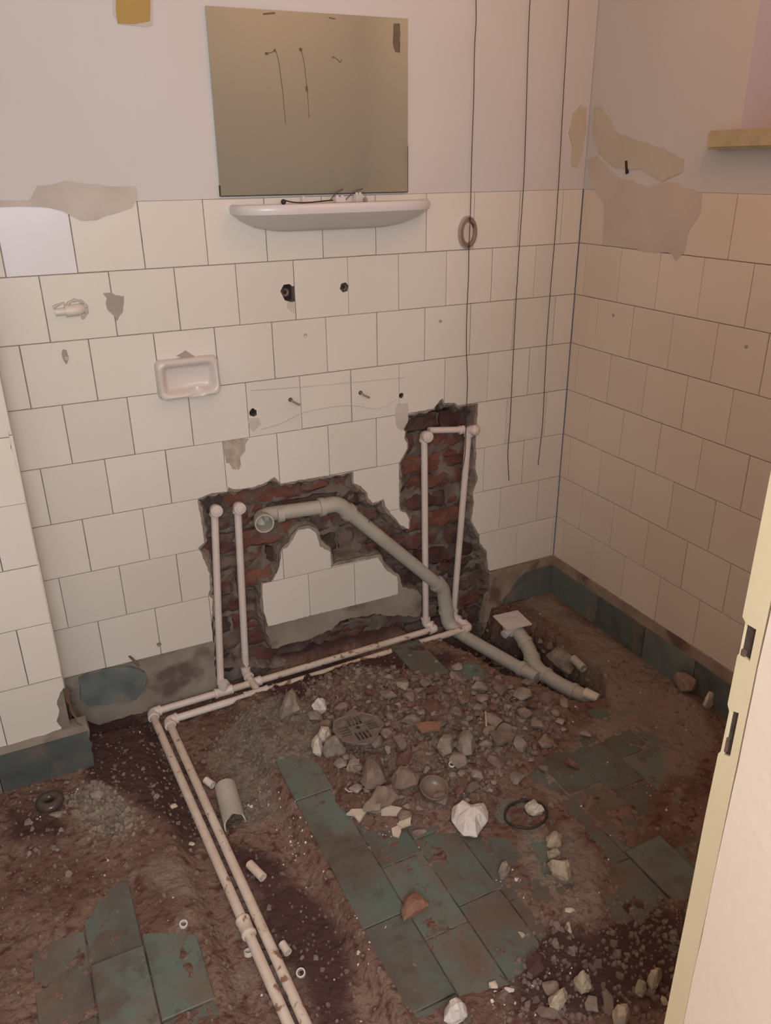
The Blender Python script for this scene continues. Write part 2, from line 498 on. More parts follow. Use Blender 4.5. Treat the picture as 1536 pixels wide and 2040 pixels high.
# brick backing of the chase
bm = bmesh.new()
nx, nz_ = 120, 100
x0_, x1_, z0_, z1_ = -1.30, -.26, -.2, .72
gr = [[bm.verts.new((x0_+(x1_-x0_)*i/nx, .042+.018*noise.fractal((i*.12, j*.12, 3.1), .8, 2, 5), z0_+(z1_-z0_)*j/nz_)) for j in range(nz_+1)] for i in range(nx+1)]
for i in range(nx):
    for j in range(nz_):
        bm.faces.new((gr[i][j], gr[i+1][j], gr[i+1][j+1], gr[i][j+1]))
obj('brick_mortar', bm, M['mortar'], wall_back, True)
def brick(u0, u1, v0, v1, seed, m):
    bm = bmesh.new()
    rnd = random.Random(seed)
    a, b = 12, 5
    o = rnd.uniform(-.004, .010)
    g = []
    for i in range(a+1):
        row = []
        for j in range(b+1):
            u = u0+(u1-u0)*i/a; v = v0+(v1-v0)*j/b
            edge = (i in (0, a)) or (j in (0, b))
            n1 = noise.fractal((u*26, v*26, seed), .7, 2, 4)
            wob = .007*noise.noise((u*17, v*17, 8.5))
            row.append(bm.verts.new((u+rnd.uniform(-.005, .005), .027+o+(.010 if edge else 0)+n1*.015, v+wob+rnd.uniform(-.003, .003))))
        g.append(row)
    for i in range(a):
        for j in range(b):
            bm.faces.new((g[i][j], g[i+1][j], g[i+1][j+1], g[i][j+1]))
    loop = [g[i][0] for i in range(a+1)]+[g[a][j] for j in range(1, b+1)]+[g[i][b] for i in range(a-1, -1, -1)]+[g[0][j] for j in range(b-1, 0, -1)]
    back = [bm.verts.new((v.co.x, .062, v.co.z)) for v in loop]
    for i in range(len(loop)):
        j = (i+1) % len(loop)
        bm.faces.new((loop[i], loop[j], back[j], back[i]))
    return obj('brick', bm, m, wall_back, True)
k = 0
for row in range(-2, 11):
    z = .005+row*.0665
    off = (row % 2)*.115+.02*math.sin(row*2.3)
    for c in range(-1, 7):
        u0 = -1.36+off+c*.232
        # only where the chase is open
        hit_ = any(inside((u0+.222*s, z+.055*t), HOLE) and not inside((u0+.222*s, z+.055*t), ISLE_M) for s in (.05, .25, .5, .75, .95) for t in (.1, .5, .9)) 
        k += 1
        if not hit_: continue
        warm = u0 > -.62 and .3 < z < .62
        brick(u0+random.uniform(-.004, .004), u0+.222, z+random.uniform(-.002, .002), z+.0565, k, M['brick2'] if (warm or random.random() < .22) else M['brick'])

# wall tiles
PB = .1511
G = .0007
def tile_piece(u0, u1, v0, v1, fn, parent, m, seed, cut=None, th=.007):
    rnd = random.Random(seed)
    w = rnd.uniform(-.0004, .0004)
    u0 += G+rnd.uniform(0, .0005); u1 -= G+rnd.uniform(0, .0005); v0 += G+rnd.uniform(0, .0004); v1 -= G+rnd.uniform(0, .0004)
    if u1-u0 < .004: return None
    bm = bmesh.new()
    if cut:
        r = [(u0, v0), (u1, v0), (u1, v1), (u0, v1)]
        polys, test = cut
        n = slab(bm, [r]+polys, lambda q: u0 < q[0] < u1 and v0 < q[1] < v1 and test(q), lambda a, b, d: fn(a, b, d+w), 0, th)
        if n == 0:
            bm.free(); return None
        # drop crumbs smaller than a fingertip
        if sum(f.calc_area() for f in bm.faces) < 2e-4:
            bm.free(); return None
    else:
        c = .0009
        t = [rnd.uniform(-.0003, .0003) for _ in range(4)]
        bk = [bm.verts.new(fn(a, b, th)) for a, b in ((u0, v0), (u1, v0), (u1, v1), (u0, v1))]
        md = [bm.verts.new(fn(a, b, c+w)) for a, b in ((u0, v0), (u1, v0), (u1, v1), (u0, v1))]
        fr = [bm.verts.new(fn(a, b, w+t[i])) for i, (a, b) in enumerate(((u0+c, v0+c), (u1-c, v0+c), (u1-c, v1-c), (u0+c, v1-c)))]
        bm.faces.new(fr)
        for A_, B_ in ((md, fr), (bk, md)):
            for i in range(4):
                bm.faces.new((A_[i], A_[(i+1) % 4], B_[(i+1) % 4], B_[i]))
    return obj('tile', bm, m, parent)
OB = [.070, .0035, .071, .003, .078, .004, .085, .010]        # joint offsets of the eight courses, from the top
OR = [.108, .037, .111, .038, .118, .041, .121, .043]
# old holes and broken spots in the tiles
def blob(cx, cz, rx, rz, seed, n=14, jit=.25):
    rnd = random.Random(seed)
    return [(cx+rx*math.cos(2*math.pi*i/n)*rnd.uniform(1-jit, 1+jit*.4), cz+rz*math.sin(2*math.pi*i/n)*rnd.uniform(1-jit, 1+jit*.4)) for i in range(n)]
def hexa(cx, cz, r, ph=.2):
    return [(cx+r*math.cos(ph+i*math.pi/3), cz+r*math.sin(ph+i*math.pi/3)) for i in range(6)]
def bpl(l): return [(B(*q).x, B(*q).z) for q in l]
cr3 = lambda x, y: (420+x*.3646, 480+y*.3646)
HOLES = {
    'tap1': bpl([cr3(*q) for q in [(380,275),(398,240),(430,235),(445,248),(458,245),(462,330),(440,335),(405,325)]]),
    'tap2': hexa(-.770, 1.118, .0135),
    'h3': blob(-1.045, .811, .0125, .013, 31, 12, .3),
    'h4': blob(-.600, .801, .0085, .0085, 32, 12, .2),
    'glaze': bpl([cr3(*q) for q in [(66,1096),(130,1082),(208,1080),(190,1110),(188,1150),(160,1185),(165,1225),(155,1250),(120,1248),(100,1215),(85,1215),(72,1150)]]),
    'peg': bpl([(311,1282),(320,1279),(322,1285),(315,1290)]),
}
SOCK = {k: HOLES[k] for k in ('tap1', 'tap2', 'h3', 'h4')}
slab(GROUT_BM, [rect, HOLE_M, ISLE_M]+list(SOCK.values()), lambda q: in_wall_mort(q) and q[1] > TB-.02 and not any(inside(q, h_) for h_ in SOCK.values()), fB, .0028, .05)
obj('grout_bed', GROUT_BM, M['grout'], wall_back)
def tile_test(q):
    if not in_wall_tile(q): return False
    for n_, h in HOLES.items():
        if inside(q, h): return False
    return True
def touches(u0, u1, v0, v1, poly):
    if any(u0 < q[0] < u1 and v0 < q[1] < v1 for q in poly): return True
    return any(inside(c, poly) for c in ((u0, v0), (u1, v0), (u0, v1), (u1, v1)))
for r in range(8):
    v1 = TT-r*.15; v0 = v1-.15
    j = [-OB[r]-PB*n for n in range(-1, 12)]
    edges = [-.0004]+[x for x in j if -1.632 < x < -.004]+[-1.634]
    for i in range(len(edges)-1):
        u1, u0 = edges[i], edges[i+1]
        pol = [q for q in [HOLE, ISLE]+list(HOLES.values()) if touches(u0, u1, v0, v1, q)]
        cut = (pol, tile_test) if pol else None
        mm = M['tile_white'] if (r == 0 and -1.60 < u0 < -1.55) else M['tile']
        if cut:
            t_ = tile_piece(u0, u1, v0, v1, fB, wall_back, mm, r*50+i, cut)
        else:
            t_ = tile_piece(u0, u1, v0, v1, fB, wall_back, mm, r*50+i)
        if t_ and mm is M['tile_white']: t_['label'] = 'cooler white replacement tile'

# ---- right wall with the window opening
bm = bmesh.new()
WIN = [(-1.05, 1.481), (-.540, 1.481), (-.540, 2.10), (-1.05, 2.10)]
RWALL = [(-1.60, TT), (.20, TT), (.20, 2.45), (-1.60, 2.45)]
v_, fs_ = cdt([RWALL, WIN], lambda q: not inside(q, WIN) and TT < q[1] < 2.45)
slab(bm, [RWALL, WIN], lambda q: inside(q, RWALL) and not inside(q, WIN), fR, .0015, .16)
box(bm, .0035, .16, -1.60, .001, -.35, TT)
wall_right = struct(obj('wall_right', bm, M['plaster']))
bm = bmesh.new()
box(bm, .0028, .02, -1.60, .0, .14, TT-.0005)
obj('grout_bed', bm, M['grout'], wall_right)
for r in range(8):
    v1 = TT-r*.15; v0 = v1-.15
    j = [-OR[r]-.1515*n for n in range(-1, 12)]
    edges = [-.0015]+[x for x in j if -1.54 < x < -.006]+[-1.555]
    for i in range(len(edges)-1):
        tile_piece(edges[i+1], edges[i], v0, v1, fR, wall_right, M['tile_right'], 1000+r*50+i)
# window
win = struct(bpy.data.objects.new('window_1', None)); COL.objects.link(win)
win.location = (.13, -.795, 1.481); bpy.context.view_layer.update()
bm = bmesh.new()
for a in ((-1.05, -1.01, 1.481, 2.10), (-.58, -.540, 1.481, 2.10), (-1.01, -.58, 1.481, 1.521), (-1.01, -.58, 2.06, 2.10)):
    box(bm, .12, .15, a[0], a[1], a[2], a[3])
fr_ = obj('window_frame', bm, M['window_frame'])
bm = bmesh.new(); box(bm, .132, .136, -1.01, -.58, 1.521, 2.06)
pane = obj('pane', bm, M['frost'])
bm = bmesh.new()
v = box(bm, -.032, .12, -1.12, -.474, 1.440, 1.4795)
bmesh.ops.bevel(bm, geom=bm.edges[:], offset=.005, segments=2, affect='EDGES')
for q in bm.verts:
    q.co += Vector(noise.noise_vector(q.co*30))*.002
sill = obj('sill', bm, M['sill'], None, True)
adopt(win, fr_, pane, sill)

# ---- projecting wall at the left
bm = bmesh.new()
box(bm, -2.25, -1.6385, PY+.004, .2, -.35, 2.45)
wall_left = struct(obj('wall_left', bm, M['mortar']))
bm = bmesh.new(); box(bm, -2.25, -1.6345, PY+.0025, .001, TT, 2.45)
obj('painted_plaster', bm, M['plaster'], wall_left)
CH = [rough([(-1.6385, .905), (-1.6250, .905), (-1.6250, .80), (-1.6335, .812), (-1.640, .835), (-1.637, .85), (-1.641, .868)], .01, .001, 41),
      rough([(-1.6270, .262), (-1.6270, .100), (-1.668, .100), (-1.660, .135), (-1.667, .158), (-1.655, .185), (-1.659, .205), (-1.645, .235)], .01, .0014, 42)]
def pil_test(q): return not any(inside(q, c) for c in CH)
for r in range(9):
    v0 = .125+r*.1535; v1 = v0+.1535
    off = 0 if r % 2 == 0 else -.075
    edges = [-1.6335]+[x for x in (-1.785+off+.151, -1.785+off, -1.936+off, -2.087+off) if x < -1.64]
    if v0 > TT: break
    v1 = min(v1, TT)
    for i in range(len(edges)-1):
        pol = [q for q in CH if touches(edges[i+1], edges[i], v0, v1, q)]
        tile_piece(edges[i+1], edges[i], v0, v1, fP, wall_left, M['tile'], 2000+r*20+i, (pol, pil_test) if pol else None)
for r in range(8):                                 # narrow return of the projecting wall
    v0 = TB+.15*r; v1 = v0+.15
    if r: tile_piece(PY+.003, -.05, v0, v1, lambda u, v, d: (-1.6325-d, u, v), wall_left, M['tile'], 3000+r)
    tile_piece(-.05, -.001, v0, v1, lambda u, v, d: (-1.6325-d, u, v), wall_left, M['tile'], 3100+r)

# ---- front wall with the doorway, corridor behind the camera, ceiling
bm = bmesh.new()
box(bm, -1.0, .2, -1.585, -1.556, -.35, 2.45)
wall_front = struct(obj('wall_front', bm, M['plaster']))
bm = bmesh.new(); box(bm, -2.25, -1.0, -1.60, -1.556, 2.25, 2.45)
obj('lintel', bm, M['plaster'], wall_front)
# door frame post: cream reveal with two lock mortises, pale face towards the corridor
bm = bmesh.new()
JX = -1.0215
fJ = lambda u, v, d: (JX+d, u, v)
J_OUT = [(-1.5835, -.3), (-1.5563, -.3), (-1.5560, .42), (-1.5566, .62), (-1.5561, .75), (-1.5570, .843), (-1.5595, .848), (-1.5600, .90), (-1.5566, .906),
         (-1.5568, .965), (-1.5583, .968), (-1.5583, 1.004), (-1.5540, 1.008), (-1.5540, 1.5), (-1.5540, 2.25), (-1.5790, 2.25), (-1.5790, 1.0), (-1.5795, .9), (-1.5805, .78), (-1.5812, .70), (-1.5820, .66), (-1.5812, .60), (-1.5835, .5)]
MO1 = [(-1.5715, .967), (-1.5590, .967), (-1.5590, 1.003), (-1.5715, 1.003)]
MO2 = [(-1.5712, .850), (-1.5625, .846), (-1.5625, .902), (-1.5712, .905)]
slab(bm, [J_OUT, MO1, MO2], lambda q: inside(q, J_OUT) and not inside(q, MO1) and not inside(q, MO2), fJ, 0, .0209)
jamb = struct(obj('trim_1', bm, M['paint_cream']))
jamb['label'] = 'cream painted door post with two lock mortises'
bm = bmesh.new()
box(bm, JX+.0035, JX+.019, -1.5725, -1.5570, .84, 1.01)
obj('mortise_dark_fill', bm, M['dark'], jamb)  # dark block filling the mortises, stands in for their inner shade
bm = bmesh.new()
box(bm, JX+.0005, JX+.006, -1.5640, -1.5600, .967, .974)
box(bm, JX+.0005, JX+.006, -1.5650, -1.5625, .850, .868)
obj('strike_plate', bm, M['iron'], jamb)
bm = bmesh.new()
box(bm, JX+.004, .2, -1.86, -1.5800, -.35, 2.45)
obj('corridor_facing', bm, M['paint_pink'], wall_front)
bm = bmesh.new()
g_ = []
for i in range(90):                                 # uneven edge of the painted facing
    z = -.35+i*2.6/89
    w = .0012*noise.fractal((z*9, 1, 1), .8, 2, 3)
    g_.append((bm.verts.new((JX-.0006, -1.5822+w+max(0, (.6-z))*-.004, z)), bm.verts.new((JX-.0006, -1.865, z)), bm.verts.new((JX+.006, -1.865, z)), bm.verts.new((JX+.006, -1.5822+w, z))))
for a, b in zip(g_, g_[1:]):
    for q in range(4):
        bm.faces.new((a[q], a[(q+1) % 4], b[(q+1) % 4], b[q]))
obj('facing_edge', bm, M['paint_pink'], wall_front)
bm = bmesh.new(); box(bm, -2.35, .3, -3.3, .3, 2.45, 2.55)
struct(obj('ceiling', bm, M['corridor']))
bm = bmesh.new()
box(bm, -2.45, -2.25, -3.3, .2, -.35, 2.45)
struct(obj('wall_west', bm, M['corridor']))
bm = bmesh.new()
box(bm, -2.35, .3, -3.4, -3.2, -.35, 2.45)
struct(obj('wall_corridor', bm, M['corridor']))
bm = bmesh.new()
box(bm, -.1, .1, -3.3, -1.86, -.35, 2.45)
struct(obj('wall_east', bm, M['corridor']))

# ================================================================== FLOOR (rubble earth with tiles)
def fpoly(l, z=0.0):
    return [(F(x, y, z).x, F(x, y, z).y) for x, y in l]
def sdist(X, Y, poly):
    """signed distance, positive inside"""
    D = np.full(X.shape, 1e9); C = np.zeros(X.shape, bool)
    n = len(poly)
    for i in range(n):
        ax, ay = poly[i]; bx, by = poly[(i+1) % n]
        dx, dy = bx-ax, by-ay
        t = np.clip(((X-ax)*dx+(Y-ay)*dy)/(dx*dx+dy*dy+1e-12), 0, 1)
        D = np.minimum(D, np.hypot(X-ax-t*dx, Y-ay-t*dy))
        if ay != by:
            C ^= ((ay > Y) != (by > Y)) & (X < (bx-ax)*(Y-ay)/(by-ay)+ax)
    return np.where(C, D, -D)
def sm(a, b, x):
    t = np.clip((x-a)/(b-a), 0, 1)
    return t*t*(3-2*t)
P_TILE = [fpoly(q) for q in (
    [(540,1515),(600,1512),(650,1540),(665,1600),(700,1640),(760,1660),(860,1655),(950,1665),(1010,1668),(1035,1700),(1000,1760),(1030,1790),(1075,1850),(1060,1905),(1010,1960),(900,1985),(835,2022),(770,1920),(700,1800),(645,1725),(600,1640)],
    [(1170,1640),(1215,1650),(1250,1690),(1345,1690),(1385,1735),(1345,1785),(1300,1800),(1275,1850),(1225,1830),(1212,1760),(1215,1700)],
    [(1150,1395),(1200,1385),(1285,1390),(1240,1420),(1180,1430)],
    [(60,1905),(75,1885),(160,1860),(200,1800),(240,1760),(262,1770),(284,1860),(400,1870),(432,1985),(330,2040),(60,2100)],
    [(720,1300),(870,1300),(1010,1345),(930,1360),(860,1345)],
    )]
P_DUSTY = [fpoly(q) for q in (
    [(1020,1475),(1120,1490),(1260,1440),(1340,1480),(1330,1560),(1290,1650),(1180,1660),(1100,1580),(1010,1530)],
    )]
P_HOLE = fpoly([(868,1262),(890,1228),(960,1200),(985,1225),(1062,1240),(1120,1280),(1190,1325),(1205,1380),(1180,1390),(1140,1392),(1085,1362),(1040,1347),(1000,1338),(940,1300),(900,1282)])
P_MOUND = fpoly([(600,1370),(690,1335),(800,1345),(900,1350),(1000,1365),(1090,1400),(1130,1450),(1100,1500),(1010,1540),(960,1600),(860,1620),(740,1620),(690,1580),(650,1500)])
P_GREY = fpoly([(430,1440),(500,1400),(560,1380),(620,1400),(660,1450),(660,1500),(600,1520),(540,1540),(560,1620),(480,1620),(440,1540),(400,1500)])
P_GREY2 = fpoly([(120,1590),(200,1560),(260,1600),(290,1640),(240,1680),(170,1660)])
P_TANS = [fpoly(q) for q in (
    [(1000,1200),(1090,1175),(1200,1260),(1290,1320),(1400,1400),(1440,1470),(1380,1560),(1250,1560),(1100,1620),(1060,1560),(1200,1400),(1180,1330),(1080,1230)],
    [(1040,1640),(1150,1640),(1215,1740),(1215,1840),(1130,1850),(1080,1780),(1020,1720)],
    [(300,1700),(400,1720),(420,1800),(330,1800),(260,1740)])]
P_DARKS = [fpoly(q) for q in (
    [(150,1400),(300,1400),(420,1640),(380,1700),(250,1600),(160,1560)],
    [(500,1340),(700,1280),(900,1290),(940,1310),(860,1340),(700,1340),(600,1400),(520,1400)],
    [(430,1640),(560,1680),(700,1850),(720,2040),(620,2040),(500,1800)],
    [(1060,1830),(1200,1830),(1230,1780),(1400,1800),(1400,2040),(1000,2040),(1020,1930)],  # front wall's shade by the door post, painted as dark ground
    [(900,1200),(1000,1230),(1040,1330),(920,1290)],
    [(0,1600),(130,1620),(160,1680),(0,1680)])]
NX, NY = 380, 285
FX0, FX1, FY0, FY1 = -2.20, .055, -1.60, .06
xs = np.linspace(FX0, FX1, NX); ys = np.linspace(FY0, FY1, NY)
X, Y = np.meshgrid(xs, ys, indexing='ij')
def nfield(s, seed, octv=4, h=.9):
    out = np.empty(X.shape)
    for i in range(NX):
        xi = xs[i]*s
        for j in range(NY):
            out[i, j] = noise.fractal((xi, ys[j]*s, seed), h, 2.0, octv)
    return out
n1 = nfield(7, 1.7); n2 = nfield(28, 5.1, 4, .7); n3 = nfield(90, 9.3, 2, .8)
tm = np.zeros(X.shape)
for q in P_TILE: tm = np.maximum(tm, sm(-.022, .012, sdist(X, Y, q)+n1*.018+n2*.008))
dm = np.zeros(X.shape)
for q in P_DUSTY: dm = np.maximum(dm, sm(-.03, .03, sdist(X, Y, q)+n1*.02))
trench = sm(0, .05, .15-np.abs(X+1.33))*sm(-.02, .03, -.02-Y)*sm(-1.7, -1.6, Y)*.9     # strip where the screed was taken up for the pipes
trench = np.maximum(trench, sm(.10, .05, np.abs(Y-.0))*sm(-1.62, -1.56, X)*sm(-.30, -.36, X))
hole = sm(-.012, .030, sdist(X, Y, P_HOLE)+n2*.007)
mound = sm(-.05, .11, sdist(X, Y, P_MOUND)+n1*.02)
h = .004+n1*.006+n2*.0045+n3*.0016
h = h*(1-tm)+(-.0034+n2*.0048+n1*.0030+n3*.0010)*tm
dmh = sm(.35, .65, dm+n2*.35+n1*.3-.25)
h = h*(1-dmh)+(-.0020+n2*.0036+n1*.003)*dmh
h = h*(1-trench)+(-.034+n1*.006+n2*.004+n3*.0015)*trench
h += mound*(.022+n2*.005)*(1-trench*.6)
h = h*(1-hole)+(-.135+n1*.02+n2*.012+n3*.002)*hole
# earth banked against the foot of the wall inside the chase
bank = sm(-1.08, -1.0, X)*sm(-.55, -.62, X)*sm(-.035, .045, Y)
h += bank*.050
ZP = -.018
def segd(a, b):
    ax_, ay_, bx_, by_ = a.x, a.y, b.x, b.y
    dx, dy = bx_-ax_, by_-ay_
    t = np.clip(((X-ax_)*dx+(Y-ay_)*dy)/(dx*dx+dy*dy), 0, 1)
    return np.hypot(X-ax_-t*dx, Y-ay_-t*dy)
_a1, _a2 = F(302, 1420, ZP), F(335, 1436, ZP)
pd = np.minimum.reduce([segd(_a1, F(868, 1252, ZP)), segd(_a2, F(935, 1250, ZP)), segd(_a1, F(577, 2046, ZP)), segd(_a2, F(612, 2046, ZP))])
h = np.minimum(h, ZP-.0085+sm(.012, .055, pd)*.10+n2*.002)
for q, hh_, rr_ in (((548, 1371), .017, .017), ((612, 1352), .019, .020), ((585, 1362), .013, .012)):
    c_ = F(q[0], q[1], ZP)
    g_ = np.exp(-((X-c_.x)**2+(Y-c_.y+.008)**2)/rr_**2)
    h = np.where(g_ > .05, np.maximum(h, -.034+hh_*2.0*g_+n2*.001), h)
lumpR = np.exp(-(((X+.07)/.05)**2+((Y+.70)/.07)**2))
h += lumpR*.045
soil_r = np.maximum.reduce([sm(-.03, .05, sdist(X, Y, q)) for q in (P_GREY, P_GREY2)])
soil_r = np.maximum(soil_r, mound*.38)
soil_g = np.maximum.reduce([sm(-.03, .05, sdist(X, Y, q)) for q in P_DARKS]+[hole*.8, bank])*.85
soil_b = np.maximum.reduce([sm(-.04, .05, sdist(X, Y, q)) for q in P_TANS])*.8
verts = np.stack([X, Y, h], -1).reshape(-1, 3)
idx = np.arange(NX*NY).reshape(NX, NY)
faces = np.stack([idx[:-1, :-1], idx[1:, :-1], idx[1:, 1:], idx[:-1, 1:]], -1).reshape(-1, 4)
me = bpy.data.meshes.new('floor')
me.from_pydata(verts.tolist(), [], faces.tolist())
ca = me.color_attributes.new('soil', 'FLOAT_COLOR', 'POINT')
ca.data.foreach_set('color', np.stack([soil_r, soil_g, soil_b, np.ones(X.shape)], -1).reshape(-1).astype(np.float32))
me.polygons.foreach_set('use_smooth', [True]*len(me.polygons))
me.materials.append(M['soil'])
floor = bpy.data.objects.new('floor', me); COL.objects.link(floor); struct(floor)
bm = bmesh.new(); box(bm, -2.35, .3, -3.3, -1.60, -.3, -.004)
obj('corridor_slab', bm, M['corridor'], floor)
def ground(x, y):
    i = (x-FX0)/(FX1-FX0)*(NX-1); j = (y-FY0)/(FY1-FY0)*(NY-1)
    i = min(max(i, 0), NX-1.001); j = min(max(j, 0), NY-1.001)
    a, b = int(i), int(j); s, t = i-a, j-b
    return float(h[a, b]*(1-s)*(1-t)+h[a+1, b]*s*(1-t)+h[a, b+1]*(1-s)*t+h[a+1, b+1]*s*t)
# floor tiles, 10 x 20 cm, laid in columns running to the back wall
rt = random.Random(5)
FOFF = {0: -.762, 1: -.838, 2: -.80, 3: -.836, 4: -.79, 5: -.86, 6: -.844, 7: -.885, 8: -.80, 9: -.85, 10: -.82, 11: -.9, -6: -.707, -5: -.802, -4: -.771, -3: -.69, -2: -.8}
def floor_tile(x0, x1, y0, y1, lift=0.0, tilt=(0, 0)):
    bm = bmesh.new()
    g = .0012; c = .0015
    x0 += g; x1 -= g; y0 += g; y1 -= g
    zt = .0005+lift
    def zz(x, y): return zt+(x-(x0+x1)/2)*tilt[0]+(y-(y0+y1)/2)*tilt[1]
    pts = ((x0, y0), (x1, y0), (x1, y1), (x0, y1))
    cx_, cy_ = (x0+x1)/2, (y0+y1)/2
    bk = [bm.verts.new((x, y, zz(x, y)-.02)) for x, y in pts]
    md = [bm.verts.new((x, y, zz(x, y)-c)) for x, y in pts]
    fr = [bm.verts.new((x+math.copysign(c, cx_-x), y+math.copysign(c, cy_-y), zz(x, y))) for x, y in pts]
    bm.faces.new(fr); bm.faces.new(bk[::-1])
    for A_, B_ in ((md, fr), (bk, md)):
        for i in range(4):
            bm.faces.new((A_[i], A_[(i+1) % 4], B_[(i+1) % 4], B_[i]))
    return obj('tile', bm, M['teal'], floor)
def hmin(x0, x1, y0, y1):
    return min(ground(x0+(x1-x0)*a, y0+(y1-y0)*b) for a in (.1, .3, .5, .7, .9) for b in (.05, .2, .35, .5, .65, .8, .95))
for kx in list(range(-6, -2))+list(range(0, 11)):
    x0 = -1.18+.101*kx
    for n in range(-5, 6):
        y1 = FOFF[kx]+.198*n; y0 = y1-.198
        if y1 > -.05 or y0 < -1.55: continue
        if hmin(x0, x0+.101, y0, y1) > -.0005: continue
        if kx < 0 and y1 > -.55: continue
        if any(inside(((x0+x0+.101)/2+a, (y0+y1)/2+b), P_HOLE) for a in (-.03, 0, .03) for b in (-.07, 0, .07)): continue
        hm = hmin(x0, x0+.101, y0, y1)
        if hm < -.028: continue
        lift = rt.uniform(-.0012, .0015); tl = (rt.uniform(-.012, .012), rt.uniform(-.008, .008))
        if kx in (-5, -3) and y1 < -.7: lift += .007; tl = (0, .02)
        if kx in (6, 5) and -1.2 < (y0+y1)/2 < -1.0: lift += .006*(kx == 6); tl = (.03, 0)
        floor_tile(x0, x0+.101, y0, y1, lift, tl)

# ---- skirtings
base = struct(obj('baseboard_right', (lambda b: (slab(b, [RB := rough([(-1.5, .110), (-1.5, .146), (.0, .146), (.0, .110)], .02, .0025, 51)], lambda q: inside(q, RB), fR, -.006, .02), b)[1])(bmesh.new()), M['cementbrown']))
def skirt_piece(u0, u1, z0, z1, fn, d0, d1, parent, seed, poly=None):
    bm = bmesh.new()
    pl = poly or [(u0+.0014, z0), (u1-.0014, z0), (u1-.0014, z1), (u0+.0014, z1)]
    slab(bm, [pl], lambda q: inside(q, pl), fn, d0, d1)
    return obj('tile', bm, M['teal_skirt'], parent)
sj = [-.009, -.062, -.262, -.478, -.680, -.882, -1.084, -1.286, -1.488]
for i, (a, b) in enumerate(zip(sj, sj[1:])):
    skirt_piece(b, a, -.03, .1125+random.uniform(-.002, .002), fR, -.0115-random.uniform(0, .001), .02, base, i)
base2 = struct(obj('baseboard_back', (lambda b: (slab(b, [RC := rough([(-.285, -.05), (-.27, .06), (-.20, .112), (-.175, .1435), (-.002, .1435), (-.002, .110), (-.08, .105), (-.17, .06), (-.20, -.05)], .015, .003, 52)], lambda q: inside(q, RC), fB, -.006, .02), b)[1])(bmesh.new()), M['cementbrown']))
sp = bpl([(1000,1192),(1012,1178),(1030,1150),(1046,1138),(1093,1124),(1091,1178),(1060,1186),(1000,1200)])
skirt_piece(0, 0, 0, 0, fB, -.0115, .02, base2, 0, rough(sp, .02, .001, 53))
spl = bpl([(157,1350),(176,1340),(225,1328),(262,1325),(288,1337),(289,1362),(270,1390),(225,1398),(180,1402),(160,1390)])
spl = [(a, b) for a, b in spl]
t_ = skirt_piece(0, 0, 0, 0, fB, -.012, .02, base2, 0, rough(spl, .02, .002, 54)); t_['label'] = 'dirty broken teal skirting piece'
# skirting and ledge of the projecting wall
base3 = struct(obj('baseboard_left', (lambda b: (slab(b, [RD := rough([(-2.2, .09), (-2.2, .127), (-1.70, .127), (-1.655, .132), (-1.60, .130), (-1.597, .112), (-1.60, .09)], .02, .002, 55)], lambda q: inside(q, RD), fP, -.012, .03), b)[1])(bmesh.new()), M['cement']))
skirt_piece(-1.817, -1.6, -.03, .112, fP, -.0145, .02, base3, 0)
skirt_piece(-2.02, -1.817, -.03, .108, fP, -.0125, .02, base3, 0)
bm = bmesh.new()                                   # bare flank of the projecting wall below the tiles
g_ = []
for i in range(13):
    y = PY-.010+i*.0165
    row = []
    for q in range(14):
        z = -.08+q*.0165
        e = .008*noise.fractal((y*30, z*30, 4), .8, 2, 4)
        row.append(bm.verts.new((-1.600-(.030*(i/12)**.4)*(1 if z < .12 else 1)+e-(.012 if z > .125 else 0), y, z)))
    g_.append(row)
for a, b in zip(g_, g_[1:]):
    for q in range(13):
        bm.faces.new((a[q], a[q+1], b[q+1], b[q]))
obj('broken_flank', bm, M['cementbrown'], wall_left, True)

# ================================================================== WALL PATCHES (real thin coats)
def patch(parent, fn, poly, m, d=-.0012, seed=1, name='plaster_patch', amp=.003, step=.02, back=.003):
    bm = bmesh.new()
    pl = rough(poly, step, amp, seed)
    slab(bm, [pl], lambda q: inside(q, pl), fn, d, back)
    return obj(name, bm, M[m], parent)
patch(wall_back, fB, bpl([(-20,402),(60,398),(75,370),(130,362),(215,370),(270,372),(272,395),(262,415),(230,428),(195,436),(160,440),(125,422),(85,412),(40,412),(-20,414)]), 'patch_smear', -.0022, 61)
patch(wall_back, fB, bpl([cr1 for cr1 in [(205,585),(222,582),(230,588),(247,590),(247,605),(244,622),(236,632),(233,640),(228,630),(214,618),(211,603),(213,595)]]), 'dustpatch', -.0012, 62, amp=.0008, step=.006)
patch(wall_back, fB, bpl([(1140,290),(1134,265),(1142,225),(1158,207),(1168,215),(1168,260),(1160,300),(1150,335),(1138,330)]), 'patch', -.0006, 63, amp=.002)
def rpl(l): return [(R(*q).y, R(*q).z) for q in l]
patch(wall_right, fR, rpl([(1183,215),(1196,208),(1215,235),(1225,262),(1290,285),(1330,300),(1362,318),(1360,345),(1320,360),(1275,335),(1225,335),(1192,305),(1180,265)]), 'patch', -.0006, 64, amp=.003)
patch(wall_right, fR, rpl([(1170,320),(1190,310),(1225,350),(1290,372),(1340,362),(1400,385),(1395,420),(1370,470),(1364,505),(1345,520),(1340,505),(1280,498),(1200,485),(1205,410),(1180,372)]), 'palepatch', -.0010, 65, amp=.003)
patch(wall_right, fR, rpl([(1246,320),(1250,320),(1252,345),(1247,347)]), 'dark', -.002, 66, amp=.0005)
bm = bmesh.new()                                    # outline left by the old basin: a faint bead of yellowed sealant
